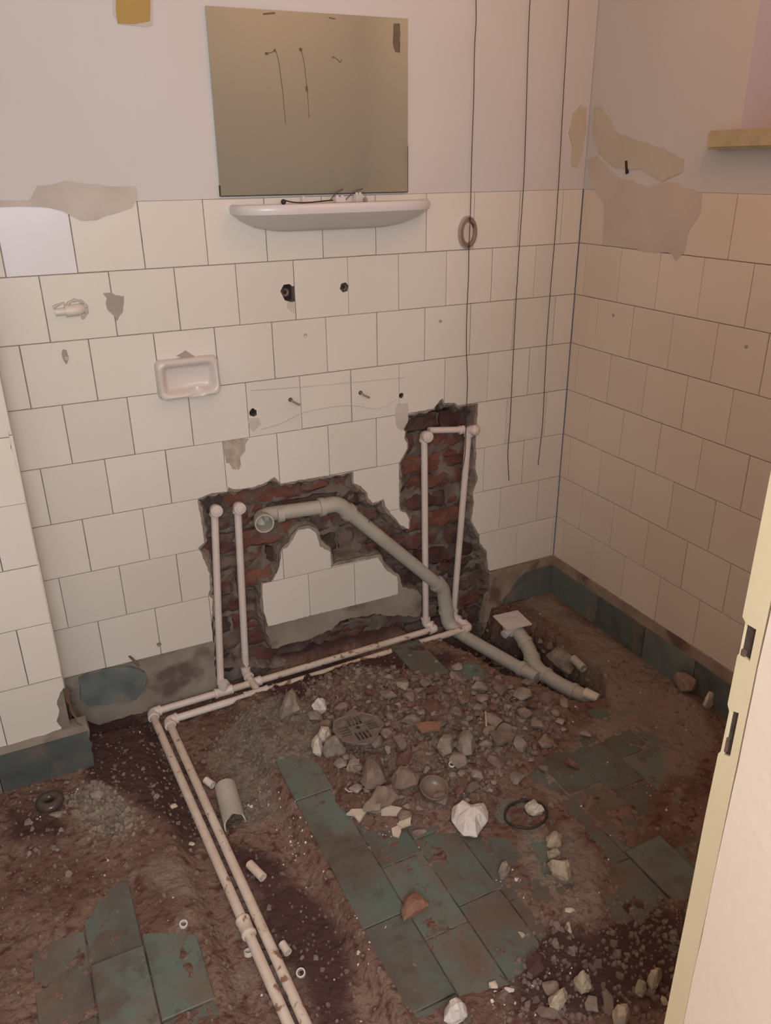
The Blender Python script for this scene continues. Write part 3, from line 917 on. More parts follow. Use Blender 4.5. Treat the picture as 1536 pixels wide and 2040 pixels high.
for pts in ([(1188-688, 778), (590, 772), (700, 762), (806, 752)], [(520, 855), (560, 845), (600, 822), (650, 812), (700, 806), (742, 815), (765, 812), (790, 795)]):
    tube(bm, fillet([(B(*q).x, -.0002, B(*q).z) for q in pts], .05), .0011, 6)
obj('sealant_line', bm, M['patch_smear'], wall_back)
patch(wall_back, fB, bpl([(492,835),(515,833),(520,845),(505,862),(498,855)]), 'patch_smear', -.0008, 67, amp=.001, step=.01)
patch(wall_back, fB, bpl([(790,805),(812,803),(812,838),(800,860),(790,850),(787,825)]), 'patch_smear', -.0008, 68, amp=.002, step=.01)
bm = bmesh.new()
pl = HOLES['glaze']; slab(bm, [pl], lambda q: inside(q, pl), fB, .002, .006)
for q in bm.verts: q.co.y += .0012*noise.noise(q.co*90)
obj('bare_tile_body', bm, M['glaze_gone'], wall_back)
# filled screw holes
for i, (px, py, w) in enumerate([(608, 668, 'b'), (877, 640, 'b'), (1222, 628, 'r'), (1487, 690, 'r')]):
    bm = bmesh.new()
    if w == 'b': c = B(px, py); ax = (0, -1, 0)
    else: c = R(px, py); ax = (-1, 0, 0)
    ring_lathe(bm, [(.0001, .0022), (.0035, .0018), (.0048, .0008), (.0045, -.001)], 12, c, ax, False)
    obj('screw_plug', bm, M['dustpatch'], wall_back if w == 'b' else wall_right, True)
bm = bmesh.new()
ring_lathe(bm, [(.0001, .0045), (.0015, .0045), (.0025, .003), (.0032, .003), (.0036, .0)], 12, B(608, 670), (0, -1, 0), False)
obj('wall_anchor', bm, M['pipe'], wall_back, True)

# ---- dark sockets left in the tiles
def socket(cx, cz, r, label, m='iron', yy=.012, bore=.45):
    t = thing('pipe_socket', label, 'pipe fitting', (cx, yy, cz))
    bm = bmesh.new()
    ring_lathe(bm, [(r, 0), (r, .014), (r*.86, .016), (r*bore, .014), (r*bore, -.006)], 18, (cx, .022, cz), (0, -1, 0), False)
    a = obj('threaded_ring', bm, M[m], None, True)
    bm = bmesh.new()
    ring_lathe(bm, [(r*bore*1.02, .002), (.0001, .002)], 14, (cx, .020, cz), (0, -1, 0), False)
    b = obj('bore', bm, M['rubber'])
    adopt(t, a, b)
    return t
socket(-.934, 1.116, .0118, 'rusty pipe socket in the broken tile below the shelf, left of a second one')
socket(-.770, 1.118, .0112, 'rusty pipe socket in a neat round hole, right one of two below the shelf')
socket(-1.046, .811, .0085, 'dark open pipe socket with a chipped rim below and right of the soap dish', 'dark')
socket(-.600, .801, .0065, 'small dark pipe socket beside the upper corner of the right wall chase', 'dark')
for nm, r_ in (('tap1', .03), ('tap2', .02), ('h3', .02), ('h4', .015)):
    pl = HOLES[nm]
    bm = bmesh.new()
    cx_ = sum(q[0] for q in pl)/len(pl); cz_ = sum(q[1] for q in pl)/len(pl)
    big = [(cx_+(q[0]-cx_)*1.25, cz_+(q[1]-cz_)*1.25) for q in pl]
    slab(bm, [big], lambda q: inside(q, big), fB, .0300, .0305)
    obj('socket_recess', bm, M['dark'], wall_back)
bm = bmesh.new()
slab(bm, [pp := rough(bpl([(573,602),(587,602),(587,625),(580,620),(572,612)]), .006, .0008, 70)], lambda q: inside(q, pp), fB, -.002, .004)
obj('plaster_crumb', bm, M['st_cream'], wall_back)
# two bent fixing pins of the old basin
for q in ((583, 800), (722, 786)):
    c = B(*q)
    t = thing('fixing_pin', 'short metal basin pin sticking out of the tiles, %s one' % ('left' if q[0] < 600 else 'right'), 'pin', (c.x, 0, c.z))
    bm = bmesh.new()
    tube(bm, [(c.x-.006, .004, c.z+.006), (c.x+.001, -.012, c.z), (c.x+.010, -.026, c.z-.004)], .0032, 10)
    a = obj('shank', bm, M['chrome'], None, True)
    bm = bmesh.new(); ring_lathe(bm, [(.003, .0), (.0062, .0), (.0058, .002), (.003, .0022)], 12, (c.x-.006, .0, c.z+.006), (0, -1, 0))
    b = obj('collar', bm, M['iron'], None, True)
    adopt(t, a, b)
# plug in oval recess, left
c = B(132, 712)
t = thing('wall_plug', 'small white wall plug in a grey filled slot left of the soap dish', 'plug', (c.x, 0, c.z))
bm = bmesh.new(); pl = blob(c.x-.002, c.z+.003, .0075, .018, 71, 16, .15); slab(bm, [pl], lambda q: inside(q, pl), fB, -.0008, .002)
a = obj('filler', bm, M['dustpatch'])
bm = bmesh.new(); ring_lathe(bm, [(.0015, .001), (.0018, .004), (.0036, .004), (.0040, -.001)], 12, (c.x, 0, c.z-.002), (0, -1, 0), False)
b = obj('sleeve', bm, M['ceramic'], None, True)
adopt(t, a, b)
# tap stub painted over
c = B(150, 617)
t = thing('pipe_stub', 'painted-over pipe elbow bedded in the tiles at the upper left', 'pipe', (c.x, 0, c.z))
bm = bmesh.new()
tube(bm, [(c.x-.044, -.004, c.z-.002), (c.x-.020, -.005, c.z-.001)], .0085, 14)
a = obj('nipple', bm, M['tile'], None, True)
bm = bmesh.new()
tube(bm, fillet([(c.x-.022, -.005, c.z-.001), (c.x+.006, -.005, c.z), (c.x+.013, .006, c.z+.001)], .01), .0135, 16)
b = obj('elbow', bm, M['tile'], None, True)
bm = bmesh.new()
pts = []
for i in range(25):
    an = math.radians(-70+i*10.5)
    pts.append((c.x+.003+.0225*math.cos(an), -.001+.0008*math.sin(i*2.1), c.z+.0215*math.sin(an)))
pts += [(c.x-.022, 0, c.z+.018), (c.x-.040, 0, c.z+.012), (c.x-.048, 0, c.z+.008)]
tube(bm, pts, [.0035+.0012*math.sin(i*1.7) for i in range(len(pts))], 8)
d_ = obj('mortar_collar', bm, M['patch_smear'], None, True)
adopt(t, a, b, d_)

# ================================================================== THINGS ON THE WALL
# mirror
t = thing('mirror', 'square frameless old mirror with greenish tint above the ceramic shelf', 'mirror', (-.833, -.004, 1.349))
TL, TR_, BR_, BL_ = (-1.081, 1.738), (-.583, 1.741), (-.583, 1.3495), (-1.0845, 1.3510)
bm = bmesh.new()
pl = [BL_, BR_, TR_, TL]
slab(bm, [pl], lambda q: True, fB, -.0060, .0016)
a = obj('glass', bm, M['mirror'])
bm = bmesh.new()
def bar(bm, p0, p1, w, y0, y1):
    p0 = Vector(p0); p1 = Vector(p1); d = (p1-p0).normalized(); n = Vector((-d.y, d.x))*w/2
    q = [p0-n, p1-n, p1+n, p0+n]
    lo_ = [bm.verts.new((s.x, y0, s.y)) for s in q]; hi_ = [bm.verts.new((s.x, y1, s.y)) for s in q]
    bm.faces.new(lo_); bm.faces.new(hi_[::-1])
    for i in range(4): bm.faces.new((lo_[i], lo_[(i+1) % 4], hi_[(i+1) % 4], hi_[i]))
bar(bm, BL_, BR_, .0022, -.0064, .001); bar(bm, BR_, (-.583, 1.46), .0014, -.0064, .001); bar(bm, BL_, (-1.0840, 1.375), .0020, -.0064, .001)
b = obj('dark_edge', bm, M['dark'])  # thin dark strips along the bottom and lower side edges
adopt(t, a, b)
def m_mark(pts, r):  # thin brown lines and dots flattened onto the glass
    bm = bmesh.new()
    pt = [Vector((B(*q, -.006).x, -.0060, B(*q, -.006).z)) for q in pts]
    tube(bm, fillet(pt, .01), r, 6)
    for v in bm.verts: v.co.y = -.0060+(v.co.y+.0060)*.15
    o = obj('mirror_mark', bm, M['mirror_mark']); adopt(t, o)
m_mark([(530, 108), (545, 103), (548, 97), (555, 120), (563, 180), (569, 247)], .0011)
m_mark([(600, 99), (606, 125), (612, 175), (616, 236)], .0011)
m_mark([(610, 172), (612, 182)], .0035); m_mark([(528, 107), (534, 107)], .0035); m_mark([(546, 98), (549, 103)], .003); m_mark([(596, 98), (602, 100)], .0042)
m_mark([(663, 112), (672, 118), (678, 126), (681, 118)], .0012); m_mark([(662, 113), (665, 115)], .0022)
m_mark([(524, 28), (548, 26)], .0022); m_mark([(655, 35), (668, 38)], .0016)
bm = bmesh.new()
pl = rough([(B(x, y, -.006).x, B(x, y, -.006).z) for x, y in [(784, 47), (797, 47), (797, 104), (788, 104), (782, 85)]], .008, .0012, 80)
slab(bm, [pl], lambda q: inside(q, pl), fB, -.0064, -.0058)
o = obj('mirror_sticker', bm, M['mirror_mark']); o['label'] = 'dark olive sticker in upper right corner'; adopt(t, o)  # dark olive sticker on the glass

# ceramic shelf under the mirror
t = thing('ceramic_shelf', 'pale glazed ceramic shelf with rounded ends under the mirror', 'shelf', (-.800, 0, 1.300))
bm = bmesh.new()
xc, hw = -.7990, .2650
def shelf_ring(hwid, dep, z, n=40, pw=3.2):
    ring = []
    for i in range(n+1):
        a_ = math.pi*i/n
        cx_, sx = math.cos(a_), math.sin(a_)
        ring.append((xc-hwid*math.copysign(abs(cx_)**(2/pw), cx_), -dep*abs(sx)**(2/pw*.9), z))
    return ring
ZS = 1.3285
prof = [(.150, .018, ZS-.062), (.205, .040, ZS-.052), (.240, .072, ZS-.036), (.254, .094, ZS-.0245), (.2635, .1035, ZS-.019), (.2660, .1060, ZS-.010), (.2645, .1050, ZS-.001), (.2600, .1010, ZS+.003), (.2540, .096, ZS+.0030), (.2500, .092, ZS+.0022), (.235, .080, ZS+.0020)]
rings = [[bm.verts.new(q) for q in shelf_ring(*p_)] for p_ in prof]
for A_, B_ in zip(rings, rings[1:]):
    for i in range(len(A_)-1):
        bm.faces.new((A_[i], A_[i+1], B_[i+1], B_[i]))
bm.faces.new(rings[-1]); bm.faces.new(rings[0][::-1])
a = obj('body', bm, M['ceramic'], None, True)
adopt(t, a)
zs = ZS+.0020
def shelf_thing(o, label, cat):
    recentre(o); return tag(o, label, cat)
# bits lying on the shelf
c = B(560, 400, -.045)
bm = bmesh.new(); bmesh.ops.create_icosphere(bm, subdivisions=2, radius=.0065, matrix=Matrix.Translation((c.x, -.062, zs+.006)))
o = obj('plug_stub', bm, M['black'], None, True); shelf_thing(o, 'small round black stub at the left on the ceramic shelf', 'stub')
bm = bmesh.new()
pts = [(c.x+.004, -.062, zs+.009), (c.x+.025, -.066, zs+.004), (c.x+.06, -.070, zs+.003), (c.x+.10, -.06, zs+.005), (c.x+.135, -.045, zs+.006)]
tube(bm, fillet(pts, .02), .0016, 8)
o = obj('cable_offcut', bm, M['black'], None, True); shelf_thing(o, 'thin black wire lying curved along the ceramic shelf', 'wire')
def block(name, px, py, w, d, hh, label, cat, y, rot=0, m='ceramic', lugs=0):
    c = B(px, py, y)
    bm = bmesh.new()
    box(bm, -w/2, w/2, -d/2, d/2, 0, hh)
    bmesh.ops.bevel(bm, geom=bm.edges[:], offset=min(w, d, hh)*.15, segments=2, affect='EDGES')
    for i in range(lugs):
        x = -w/2+w*(i+.5)/lugs
        bmesh.ops.create_cone(bm, cap_ends=True, segments=10, radius1=w/lugs*.32, radius2=w/lugs*.28, depth=.004, matrix=Matrix.Translation((x, 0, hh+.0015)))
    o = obj(name, bm, M[m], None, True)
    o.location = (c.x, y, zs+.0003); o.rotation_euler = (0, 0, rot)
    return tag(o, label, cat)
block('terminal_block', 604, 392, .010, .010, .012, 'tiny single white terminal on the ceramic shelf left of the longer block', 'connector', -.035, .2, lugs=1)
block('terminal_block', 677, 394, .028, .012, .0125, 'longer white terminal block in the middle of the ceramic shelf', 'connector', -.045, .05, lugs=2)
block('terminal_block', 714, 389, .024, .014, .018, 'dusty pale terminal block at the right on the ceramic shelf', 'connector', -.035, .35, lugs=2)
block('terminal_block', 728, 394, .010, .009, .009, 'small grey terminal at the right end of the bits on the shelf', 'connector', -.048, .1, 'st_grey', 1)
for i, (a_, b_) in enumerate((((655, 395), (683, 375)), ((685, 392), (722, 368)))):
    p0 = Vector((B(*a_, -.03).x, -.035, zs+.004)); p1 = Vector((B(*b_, -.008).x, -.0095, zs+.030))
    bm = bmesh.new(); tube(bm, [p0, p0.lerp(p1, .5)+Vector((0, 0, .006)), p1], .0011, 6)
    o = obj('cable_offcut', bm, M['iron'], None, True); recentre(o)
    tag(o, 'thin stiff wire leaning on the mirror foot, %s of two' % ('left' if i == 0 else 'right'), 'wire')

# soap dish
t = thing('soap_dish', 'white ceramic soap dish set in the wall tiles at the left', 'soap dish', (-1.207, 0, .876))
bm = bmesh.new()
SX, SZ = -1.2090, .9285
def rr_ring(hx, hz, y, n=11, rc=.018, notch=0.0, oz=0, drop=0.0):
    rc = min(rc, hx*.9, hz*.9)
    pts = []
    for (sx, sz, a0) in ((1, 1, 0), (-1, 1, 90), (-1, -1, 180), (1, -1, 270)):
        for i in range(6):
            an = math.radians(a0+i*18)
            pts.append([SX+sx*(hx-rc)+rc*math.cos(an), y, SZ+oz+sz*(hz-rc)+rc*math.sin(an)])
        if (sx, sz) == (-1, -1):
            for i in range(1, 14):
                x = SX-(hx-rc)+2*(hx-rc)*i/14
                k_ = math.exp(-((x-SX-.016)/.013)**2)
                pts.append([x, y+notch*k_, SZ+oz-hz+drop*k_])
    for q in pts:                                   # the lower lip stands out more than the upper
        s = (SZ-q[2])/.05
        q[1] -= max(0, s)*.008*(1 if y < -.010 else 0)
    return [bm.verts.new(q) for q in pts]
rs = [rr_ring(.0790, .0500, .0005, rc=.014), rr_ring(.0785, .0495, -.010, rc=.015), rr_ring(.0760, .0470, -.0185, rc=.016), rr_ring(.0715, .0425, -.0225, rc=.017, notch=.010, drop=.002),
      rr_ring(.0665, .0375, -.0215, rc=.016, notch=.014, drop=.003), rr_ring(.0610, .0320, -.0150, rc=.013, notch=.007, drop=.008), rr_ring(.0560, .0275, -.0060, rc=.011), rr_ring(.0500, .0225, -.0025, rc=.010)]
for A_, B_ in zip(rs, rs[1:]):
    n = len(A_)
    for i in range(n):
        bm.faces.new((A_[i], A_[(i+1) % n], B_[(i+1) % n], B_[i]))
bm.faces.new(rs[-1])
a = obj('bowl', bm, M['ceramic2'], None, True)
a['label'] = 'shallow bowl with a drip notch in the rim'
bm = bmesh.new()
pl = rough(bpl([(352,708),(362,704),(368,698),(376,703),(386,709),(370,714)]), .006, .0008, 90)
slab(bm, [pl], lambda q: inside(q, pl), fB, -.006, .002)
b = obj('mortar_smear', bm, M['dustpatch'])
adopt(t, a, b)

# hole behind the bowl is inside the wall body: open it by placing the dish on the tiles
# oval chrome plate
c = B(930, 463)
t = thing('oval_wall_plate', 'small oval chrome plate on the tiles with a cord running behind it', 'wall plate', (c.x, 0, c.z-.033))
bm = bmesh.new()
def oval(bm, rx, rz, y, n=28): return [bm.verts.new((c.x+rx*math.cos(2*math.pi*i/n), y, c.z+rz*math.sin(2*math.pi*i/n))) for i in range(n)]
rs = [oval(bm, .0300, .0440, -.0005), oval(bm, .0300, .0440, -.006), oval(bm, .0270, .0405, -.012), oval(bm, .0190, .0310, -.013), oval(bm, .0140, .0255, -.0065)]
for A_, B_ in zip(rs, rs[1:]):
    n = len(A_)
    for i in range(n): bm.faces.new((A_[i], A_[(i+1) % n], B_[(i+1) % n], B_[i]))
a = obj('ring', bm, M['chrome'], None, True)
bm = bmesh.new(); rs = [oval(bm, .0155, .0275, -.0075)]; bm.faces.new(rs[0])
b = obj('centre_plate', bm, M['palepatch'])
os_ = [a, b]
for dz in (.0360, -.0360):
    bm = bmesh.new(); ring_lathe(bm, [(.0001, .0145), (.003, .0140), (.0042, .0115), (.0042, .009)], 12, (c.x+.001, 0, c.z+dz), (0, -1, 0), False)
    os_.append(obj('screw', bm, M['dark'], None, True))
adopt(t, *os_)

# hanging cords
def cord(pts, label, y0=-.012, r=.0011, lst=None):
    bm = bmesh.new()
    p_ = []
    for i, q in enumerate(pts):
        y = q[2] if len(q) > 2 else y0
        w = B(q[0], q[1], y)
        p_.append((w.x, y, w.z))
    # continue up to the ceiling
    up = Vector(p_[0]); up2 = Vector(p_[1])
    if lst is None:
        p_ = [(up.x+.006, up.y*.6, 2.449), (up.x+.004, up.y, 2.0)]+p_
    tube(bm, fillet(p_, .05, 4), r, 7)
    o = obj('hanging_cord', bm, M['black'], None, True)
    recentre(o)
    return tag(o, label, 'cord')
cord([(948, 0), (949, 40), (945, 100), (944, 200), (940, 300), (938, 400), (937, 432), (934, 500, -.0135), (934, 545), (930, 620), (929, 700), (932, 760), (928, 845, -.02), (928, 880, -.02), (926, 915, -.022), (918, 945, -.024), (915, 962, -.024)],
     'thin black cord that passes the oval chrome plate and ends before the pipes', y0=-.014)
cord([(1056, 0), (1053, 60), (1048, 240), (1044, 360), (1036, 470), (1033, 520), (1028, 600), (1022, 720), (1016, 850), (1011, 900), (1014, 957)],
     'middle one of three thin black cords hanging down the tiled wall', y0=-.016)
cord([(1133, 0), (1131, 40), (1122, 200), (1114, 350), (1106, 470), (1098, 560), (1089, 680), (1081, 850), (1076, 890), (1072, 927)],
     'thin black cord hanging nearest to the corner of the room', y0=-.016)

# ochre paper remnant at the top left
t = thing('paper_remnant', 'ochre paper scrap on a pale patch high up on the left wall area', 'paper', (-1.25, 0, 1.70))
pl1 = rough(bpl([(222,-30),(304,-30),(305,52),(290,53),(240,48),(226,30)]), .02, .0008, 91)
bm = bmesh.new(); slab(bm, [pl1], lambda q: inside(q, pl1), fB, -.0002, .0016); a = obj('pale_backing', bm, M['patch_smear'])
pl2 = rough(bpl([(233,-30),(299,-30),(299,42),(268,49),(235,47),(230,20)]), .02, .0008, 92)
bm = bmesh.new(); slab(bm, [pl2], lambda q: inside(q, pl2), fB, -.0012, .0014); b = obj('ochre_sheet', bm, M['ochre'])
adopt(t, a, b)

# metal peg leaning at the foot of the wall
c = B(262, 1312)
bm = bmesh.new(); tube(bm, [(c.x-.006, .004, c.z+.010), (c.x+.002, -.010, c.z+.003), (c.x+.014, -.018, c.z-.018)], [.003, .0035, .003], 8)
o = obj('iron_peg', bm, M['iron'], None, True); recentre(o); tag(o, 'bent iron peg sticking out of the wall above the broken teal skirting', 'peg')

# ================================================================== WATER PIPES
RP = .0107
def elbow(t, p, d1, d2, m='pipe', L=.026, r=.0145, name='elbow'):
    p, d1, d2 = Vector(p), Vector(d1).normalized(), Vector(d2).normalized()
    bm = bmesh.new()
    tube(bm, fillet([p+d1*L, p, p+d2*L], .014, 5), r, 16)
    for d in (d1, d2):
        ring_lathe(bm, [(r, 0), (r+.0016, .001), (r+.0016, .008), (r*.75, .0085)], 16, p+d*(L-.0075), d, False)
    o = obj(name, bm, M[m], None, True); adopt(t, o); return o
def seg(t, a, b, m='pipe', r=RP, name='pipe'):
    bm = bmesh.new(); tube(bm, [a, b], r, 16)
    o = obj(name, bm, M[m], None, True); adopt(t, o); return o
def coupling(t, a, b, m='pipe', r=.0145, name='coupling'):
    bm = bmesh.new(); a, b = Vector(a), Vector(b); L = (b-a).length
    ring_lathe(bm, [(RP*.9, 0), (r, .0005), (r+.0012, .002), (r+.0012, .007), (r, .009), (r, L-.009), (r+.0012, L-.007), (r+.0012, L-.002), (r, L-.0005), (RP*.9, L)], 16, a, b-a, False)
    o = obj(name, bm, M[m], None, True); adopt(t, o); return o
def plug(t, p, d, m='pipe'):
    p, d = Vector(p), Vector(d).normalized()
    bm = bmesh.new()
    ring_lathe(bm, [(.0150, .016), (.0172, .018), (.0172, .028), (.0158, .030), (.0110, .030), (.0105, .034), (.0095, .0345), (.0001, .0345)], 18, p, d, False)
    o = obj('plug', bm, M[m], None, True); adopt(t, o)
A1 = F(302, 1420, ZP); E1 = F(577, 2046, ZP); A2 = F(335, 1436, ZP); E2 = F(612, 2046, ZP)
# carry both runs on below the frame
E1 = A1+(E1-A1)*1.30; E2 = A2+(E2-A2)*1.30
C1 = F(868, 1252, ZP); C2 = F(935, 1250, ZP)
YR = .016
T1 = B(438, 1372, YR); T1.z = ZP+.003; K1 = B(427, 1012, YR)
T2 = B(490, 1340, YR); K2 = B(473, 1007, YR)
T3 = B(848, 1238, YR); K3 = B(845, 866, YR)
T4 = B(903, 1228, YR); K4 = B(934, 856, YR)
X_ = Vector((1, 0, 0)); Z_ = Vector((0, 0, 1)); FR = Vector((0, -1, 0))
t = thing('water_pipe', 'outer white water pipe run with the leftmost riser and the third riser', 'pipe', tuple(A1))
dA = (C1-A1).normalized(); dE = (E1-A1).normalized()
J1 = A1+dA*((T1-A1).dot(dA))
elbow(t, A1, dE, dA)
M1 = A1+dE*((F(500, 1842, ZP)-A1).length)
seg(t, A1+dE*.02, M1-dE*.01, 'pipe_dirty'); seg(t, M1, E1, 'pipe_dirty')
coupling(t, M1-dE*.022, M1+dE*.024, 'pipe_dirty', name='coupling')
seg(t, A1+dA*.02, J1); seg(t, J1, C1-dA*.02, 'pipe_dirty')
coupling(t, J1-dA*.028, J1+dA*.028, name='tee')
elbow(t, Vector((J1.x, J1.y, J1.z+.004)), Z_, Vector((T1.x-J1.x, T1.y-J1.y, 0))+dA*.02, L=.030)
seg(t, (T1.x, T1.y*.5+J1.y*.5, J1.z+.02), K1)
elbow(t, K1, -Z_, FR, L=.020); plug(t, K1, FR)
jc = A1+dA*((F(855, 1350+30, ZP)-A1).length*0+ (F(505, 1352, ZP)-A1).length)
coupling(t, jc-dA*.018, jc+dA*.018, name='coupling')
elbow(t, C1, -dA, (T3.x-C1.x, T3.y-C1.y, .004), 'pipe')
seg(t, C1, (T3.x, T3.y, C1.z+.006))
elbow(t, (T3.x, T3.y, C1.z+.010), Z_, (C1.x-T3.x, C1.y-T3.y, 0))
seg(t, (T3.x, T3.y, C1.z+.02), K3)
elbow(t, K3, -Z_, FR, L=.020); plug(t, K3, FR)
t2 = thing('water_pipe', 'inner white water pipe run with the second riser and the rightmost riser', 'pipe', tuple(A2))
dA = (C2-A2).normalized(); dE = (E2-A2).normalized()
J2 = A2+dA*((F(508, 1370, ZP)-A2).length)
elbow(t2, A2, dE, dA)
seg(t2, A2+dE*.02, E2, 'pipe_dirty')
seg(t2, A2+dA*.02, J2); seg(t2, J2, C2-dA*.02, 'pipe_dirty')
coupling(t2, J2-dA*.045, J2+dA*.03, name='tee')
elbow(t2, T2, Z_, (J2-T2), L=.024)
seg(t2, T2, J2, 'pipe_dirty')
seg(t2, T2, K2)
elbow(t2, K2, -Z_, FR, L=.020); plug(t2, K2, FR)
T4b = Vector((T4.x, T4.y, C2.z+.02))
elbow(t2, C2, -dA, T4-C2)
seg(t2, C2, T4)
elbow(t2, T4, Z_, C2-T4)
seg(t2, T4, K4)
elbow(t2, K4, -Z_, (.55, -.8, .08), L=.020); plug(t2, K4, (.55, -.8, .08))
tb = thing('bridging_pipe', 'short white pipe joining the tops of the two right risers', 'pipe', tuple(K3))
seg(tb, K3+Vector((.018, .004, .010)), K4+Vector((-.018, .004, .002)), r=.0100)
coupling(tb, K4+Vector((-.034, .004, .002)), K4+Vector((-.014, .004, .002)), r=.0125)

# ================================================================== GREY DRAIN PIPES
def collar(bm, p, d, r, w=.012, add=.0035):
    p, d = Vector(p), Vector(d).normalized()
    ring_lathe(bm, [(r*.9, 0), (r+add, .001), (r+add, w), (r*.9, w+.001)], 24, p-d*w/2, d, False)
RD_ = .0215
t = thing('drain_pipe', 'grey drain pipe with an open socket, running down the wall chase into the floor', 'pipe', (-1.03, 0, .45))
YD = .010
S0 = B(522, 1040, YD-.018); S1 = Vector((S0.x+.004, YD+.004, S0.z+.004))
Q1 = B(640, 1010, YD); Q2 = B(672, 1002, YD); Q3 = B(882, 1172, YD)
Q4 = B(893, 1250, YD-.01); Q4.z = max(Q4.z, -.02)
E_ = F(1040, 1334, -.055); Q5 = F(925, 1268, -.045)
bm = bmesh.new()                                    # open mouth
ring_lathe(bm, [(.0215, .0), (.0215, .022), (.0265, .026), (.0275, .046), (.0275, .050), (.0235, .050), (.0225, .030), (.0190, .010), (.0001, .004)], 28, S1, (-.10, -1, .05), False)
a = obj('socket', bm, M['grey_pipe'], None, True)
bm = bmesh.new(); tube(bm, fillet([S1, S1+Vector((.020, .006, .004)), Q1], .03), RD_, 24); collar(bm, S1+(Q1-S1).normalized()*.055, Q1-S1, RD_, .020, .002)
b = obj('pipe', bm, M['grey_pipe'], None, True)
bm = bmesh.new(); tube(bm, fillet([Q1, Q2, Q2+(Q3-Q2).normalized()*.05], .04, 7), RD_+.0025, 24)
collar(bm, Q1, Q1-S1, RD_, .016, .0065); collar(bm, Q2+(Q3-Q2).normalized()*.05, Q3-Q2, RD_, .016, .0065)
c_ = obj('bend', bm, M['grey_pipe'], None, True)
bm = bmesh.new(); tube(bm, [Q2+(Q3-Q2).normalized()*.04, Q3], RD_, 24)
d_ = obj('pipe', bm, M['grey_pipe'], None, True)
bm = bmesh.new(); tube(bm, fillet([Q3-(Q3-Q2).normalized()*.03, Q3, Q4, Q4+(Q5-Q4).normalized()*.05], .035, 6), RD_+.0025, 24)
collar(bm, Q3-(Q3-Q2).normalized()*.03, Q3-Q2, RD_, .016, .0065); collar(bm, Q3.lerp(Q4, .62), Q4-Q3, RD_, .010, .0055)
e_ = obj('bend', bm, M['grey_pipe'], None, True)
bm = bmesh.new(); tube(bm, fillet([Q4+(Q5-Q4).normalized()*.03, Q5, E_+(E_-Q5).normalized()*.06], .04), RD_, 24)
collar(bm, E_, E_-Q5, RD_, .018, .005)
f_ = obj('pipe', bm, M['grey_pipe'], None, True)
bm = bmesh.new(); w0 = B(735, 1035, -.02); tube(bm, [(w0.x-.004, .0, w0.z+.014), (w0.x, -.022, w0.z), (w0.x+.004, -.012, w0.z-.014)], .0012, 6)
g_2 = obj('tie_wire', bm, M['iron'], None, True)
adopt(t, a, b, c_, d_, e_, f_, g_2)

t = thing('floor_drain', 'white square floor drain cover on a grey bent pipe in the dug out corner', 'drain', (-.25, -.13, 0))
zc = .030
cs = [F(985, 1222, zc), F(1026, 1215, zc), F(1062, 1244, zc), F(1010, 1258, zc)]
cm = sum(cs, Vector())/4
ux = ((cs[1]-cs[0])+(cs[2]-cs[3])).normalized(); uy = Vector((-ux.y, ux.x, 0))
hs = .047
def cp(a, b, z): return cm+ux*a+uy*b+Vector((0, 0, z))
bm = bmesh.new()
sq = [(-hs, -hs), (hs, -hs), (hs, hs), (-hs, hs)]
slots = []
for i in range(7):
    an = math.radians(25+i*21.5)
    for (r0, r1) in ((.015, .026),):
        ca_, sa_ = math.cos(an), math.sin(an)
        w = .0016
        slots.append([(ca_*r0-sa_*w, sa_*r0+ca_*w), (ca_*r0+sa_*w, sa_*r0-ca_*w), (ca_*r1+sa_*w, sa_*r1-ca_*w), (ca_*r1-sa_*w, sa_*r1+ca_*w)])
slab(bm, [sq]+slots, lambda q: not any(inside(q, s) for s in slots), lambda u, v, d: cp(u, v, -d), 0, .0045)
v4 = [bm.verts.new(cp(*q, -.0046)) for q in sq]; bm.faces.new(v4)
a = obj('cover', bm, M['ceramic2'])
bm = bmesh.new(); ring_lathe(bm, [(.0295, .0006), (.0305, .0014), (.0325, .0014), (.0335, .0004)], 32, cm, (0, 0, 1), False)
b = obj('raised_ring', bm, M['ceramic2'], None, True)
bm = bmesh.new(); ring_lathe(bm, [(.036, -.004), (.036, -.012), (.031, -.014), (.031, -.040), (.027, -.050), (.0001, -.052)], 26, cm, (0, 0, 1), False)
tube(bm, [cp(-.020, -.015, -.030), cp(-.042, -.022, -.036)], .014, 16)
c_ = obj('trap_body', bm, M['ceramic2'], None, True)
g0 = Vector((cm.x+.008, cm.y-.020, zc-.034)); g1 = F(1052, 1288, -.035); g2 = F(1066, 1330, -.055); g3 = F(1110, 1362, -.060); g4 = F(1185, 1398, -.060)
bm = bmesh.new(); tube(bm, fillet([g0, g1, g2, g3, g4], .035, 6), .0235, 24)
for p_, q_ in ((g0.lerp(g1, .75), g1-g0), (g1.lerp(g2, .55), g2-g1), (g2.lerp(g3, .5), g3-g2), (g3.lerp(g4, .45), g4-g3)): collar(bm, p_, q_, .0235, .012, .0035)
d_ = obj('bent_pipe', bm, M['grey_pipe'], None, True)
adopt(t, a, b, c_, d_)

# broken stub of pipe in the hole
p0 = F(1142, 1312, -.02); p1 = F(1163, 1332, -.022)
bm = bmesh.new(); hollow(bm, p0, p1, .0135, .0025, 20)
o = obj('pipe_offcut', bm, M['grey_pipe'], None, True); recentre(o); tag(o, 'short open grey pipe stub lying in the dug hole beside the drain', 'pipe offcut')
bm = bmesh.new(); tube(bm, [F(1165, 1380, -.01), F(1192, 1392, -.012)], [.017, .014], 16)
o = obj('pipe_offcut', bm, M['st_cream'], None, True); recentre(o); tag(o, 'pale lumpy pipe end at the far right edge of the dug hole', 'pipe offcut')

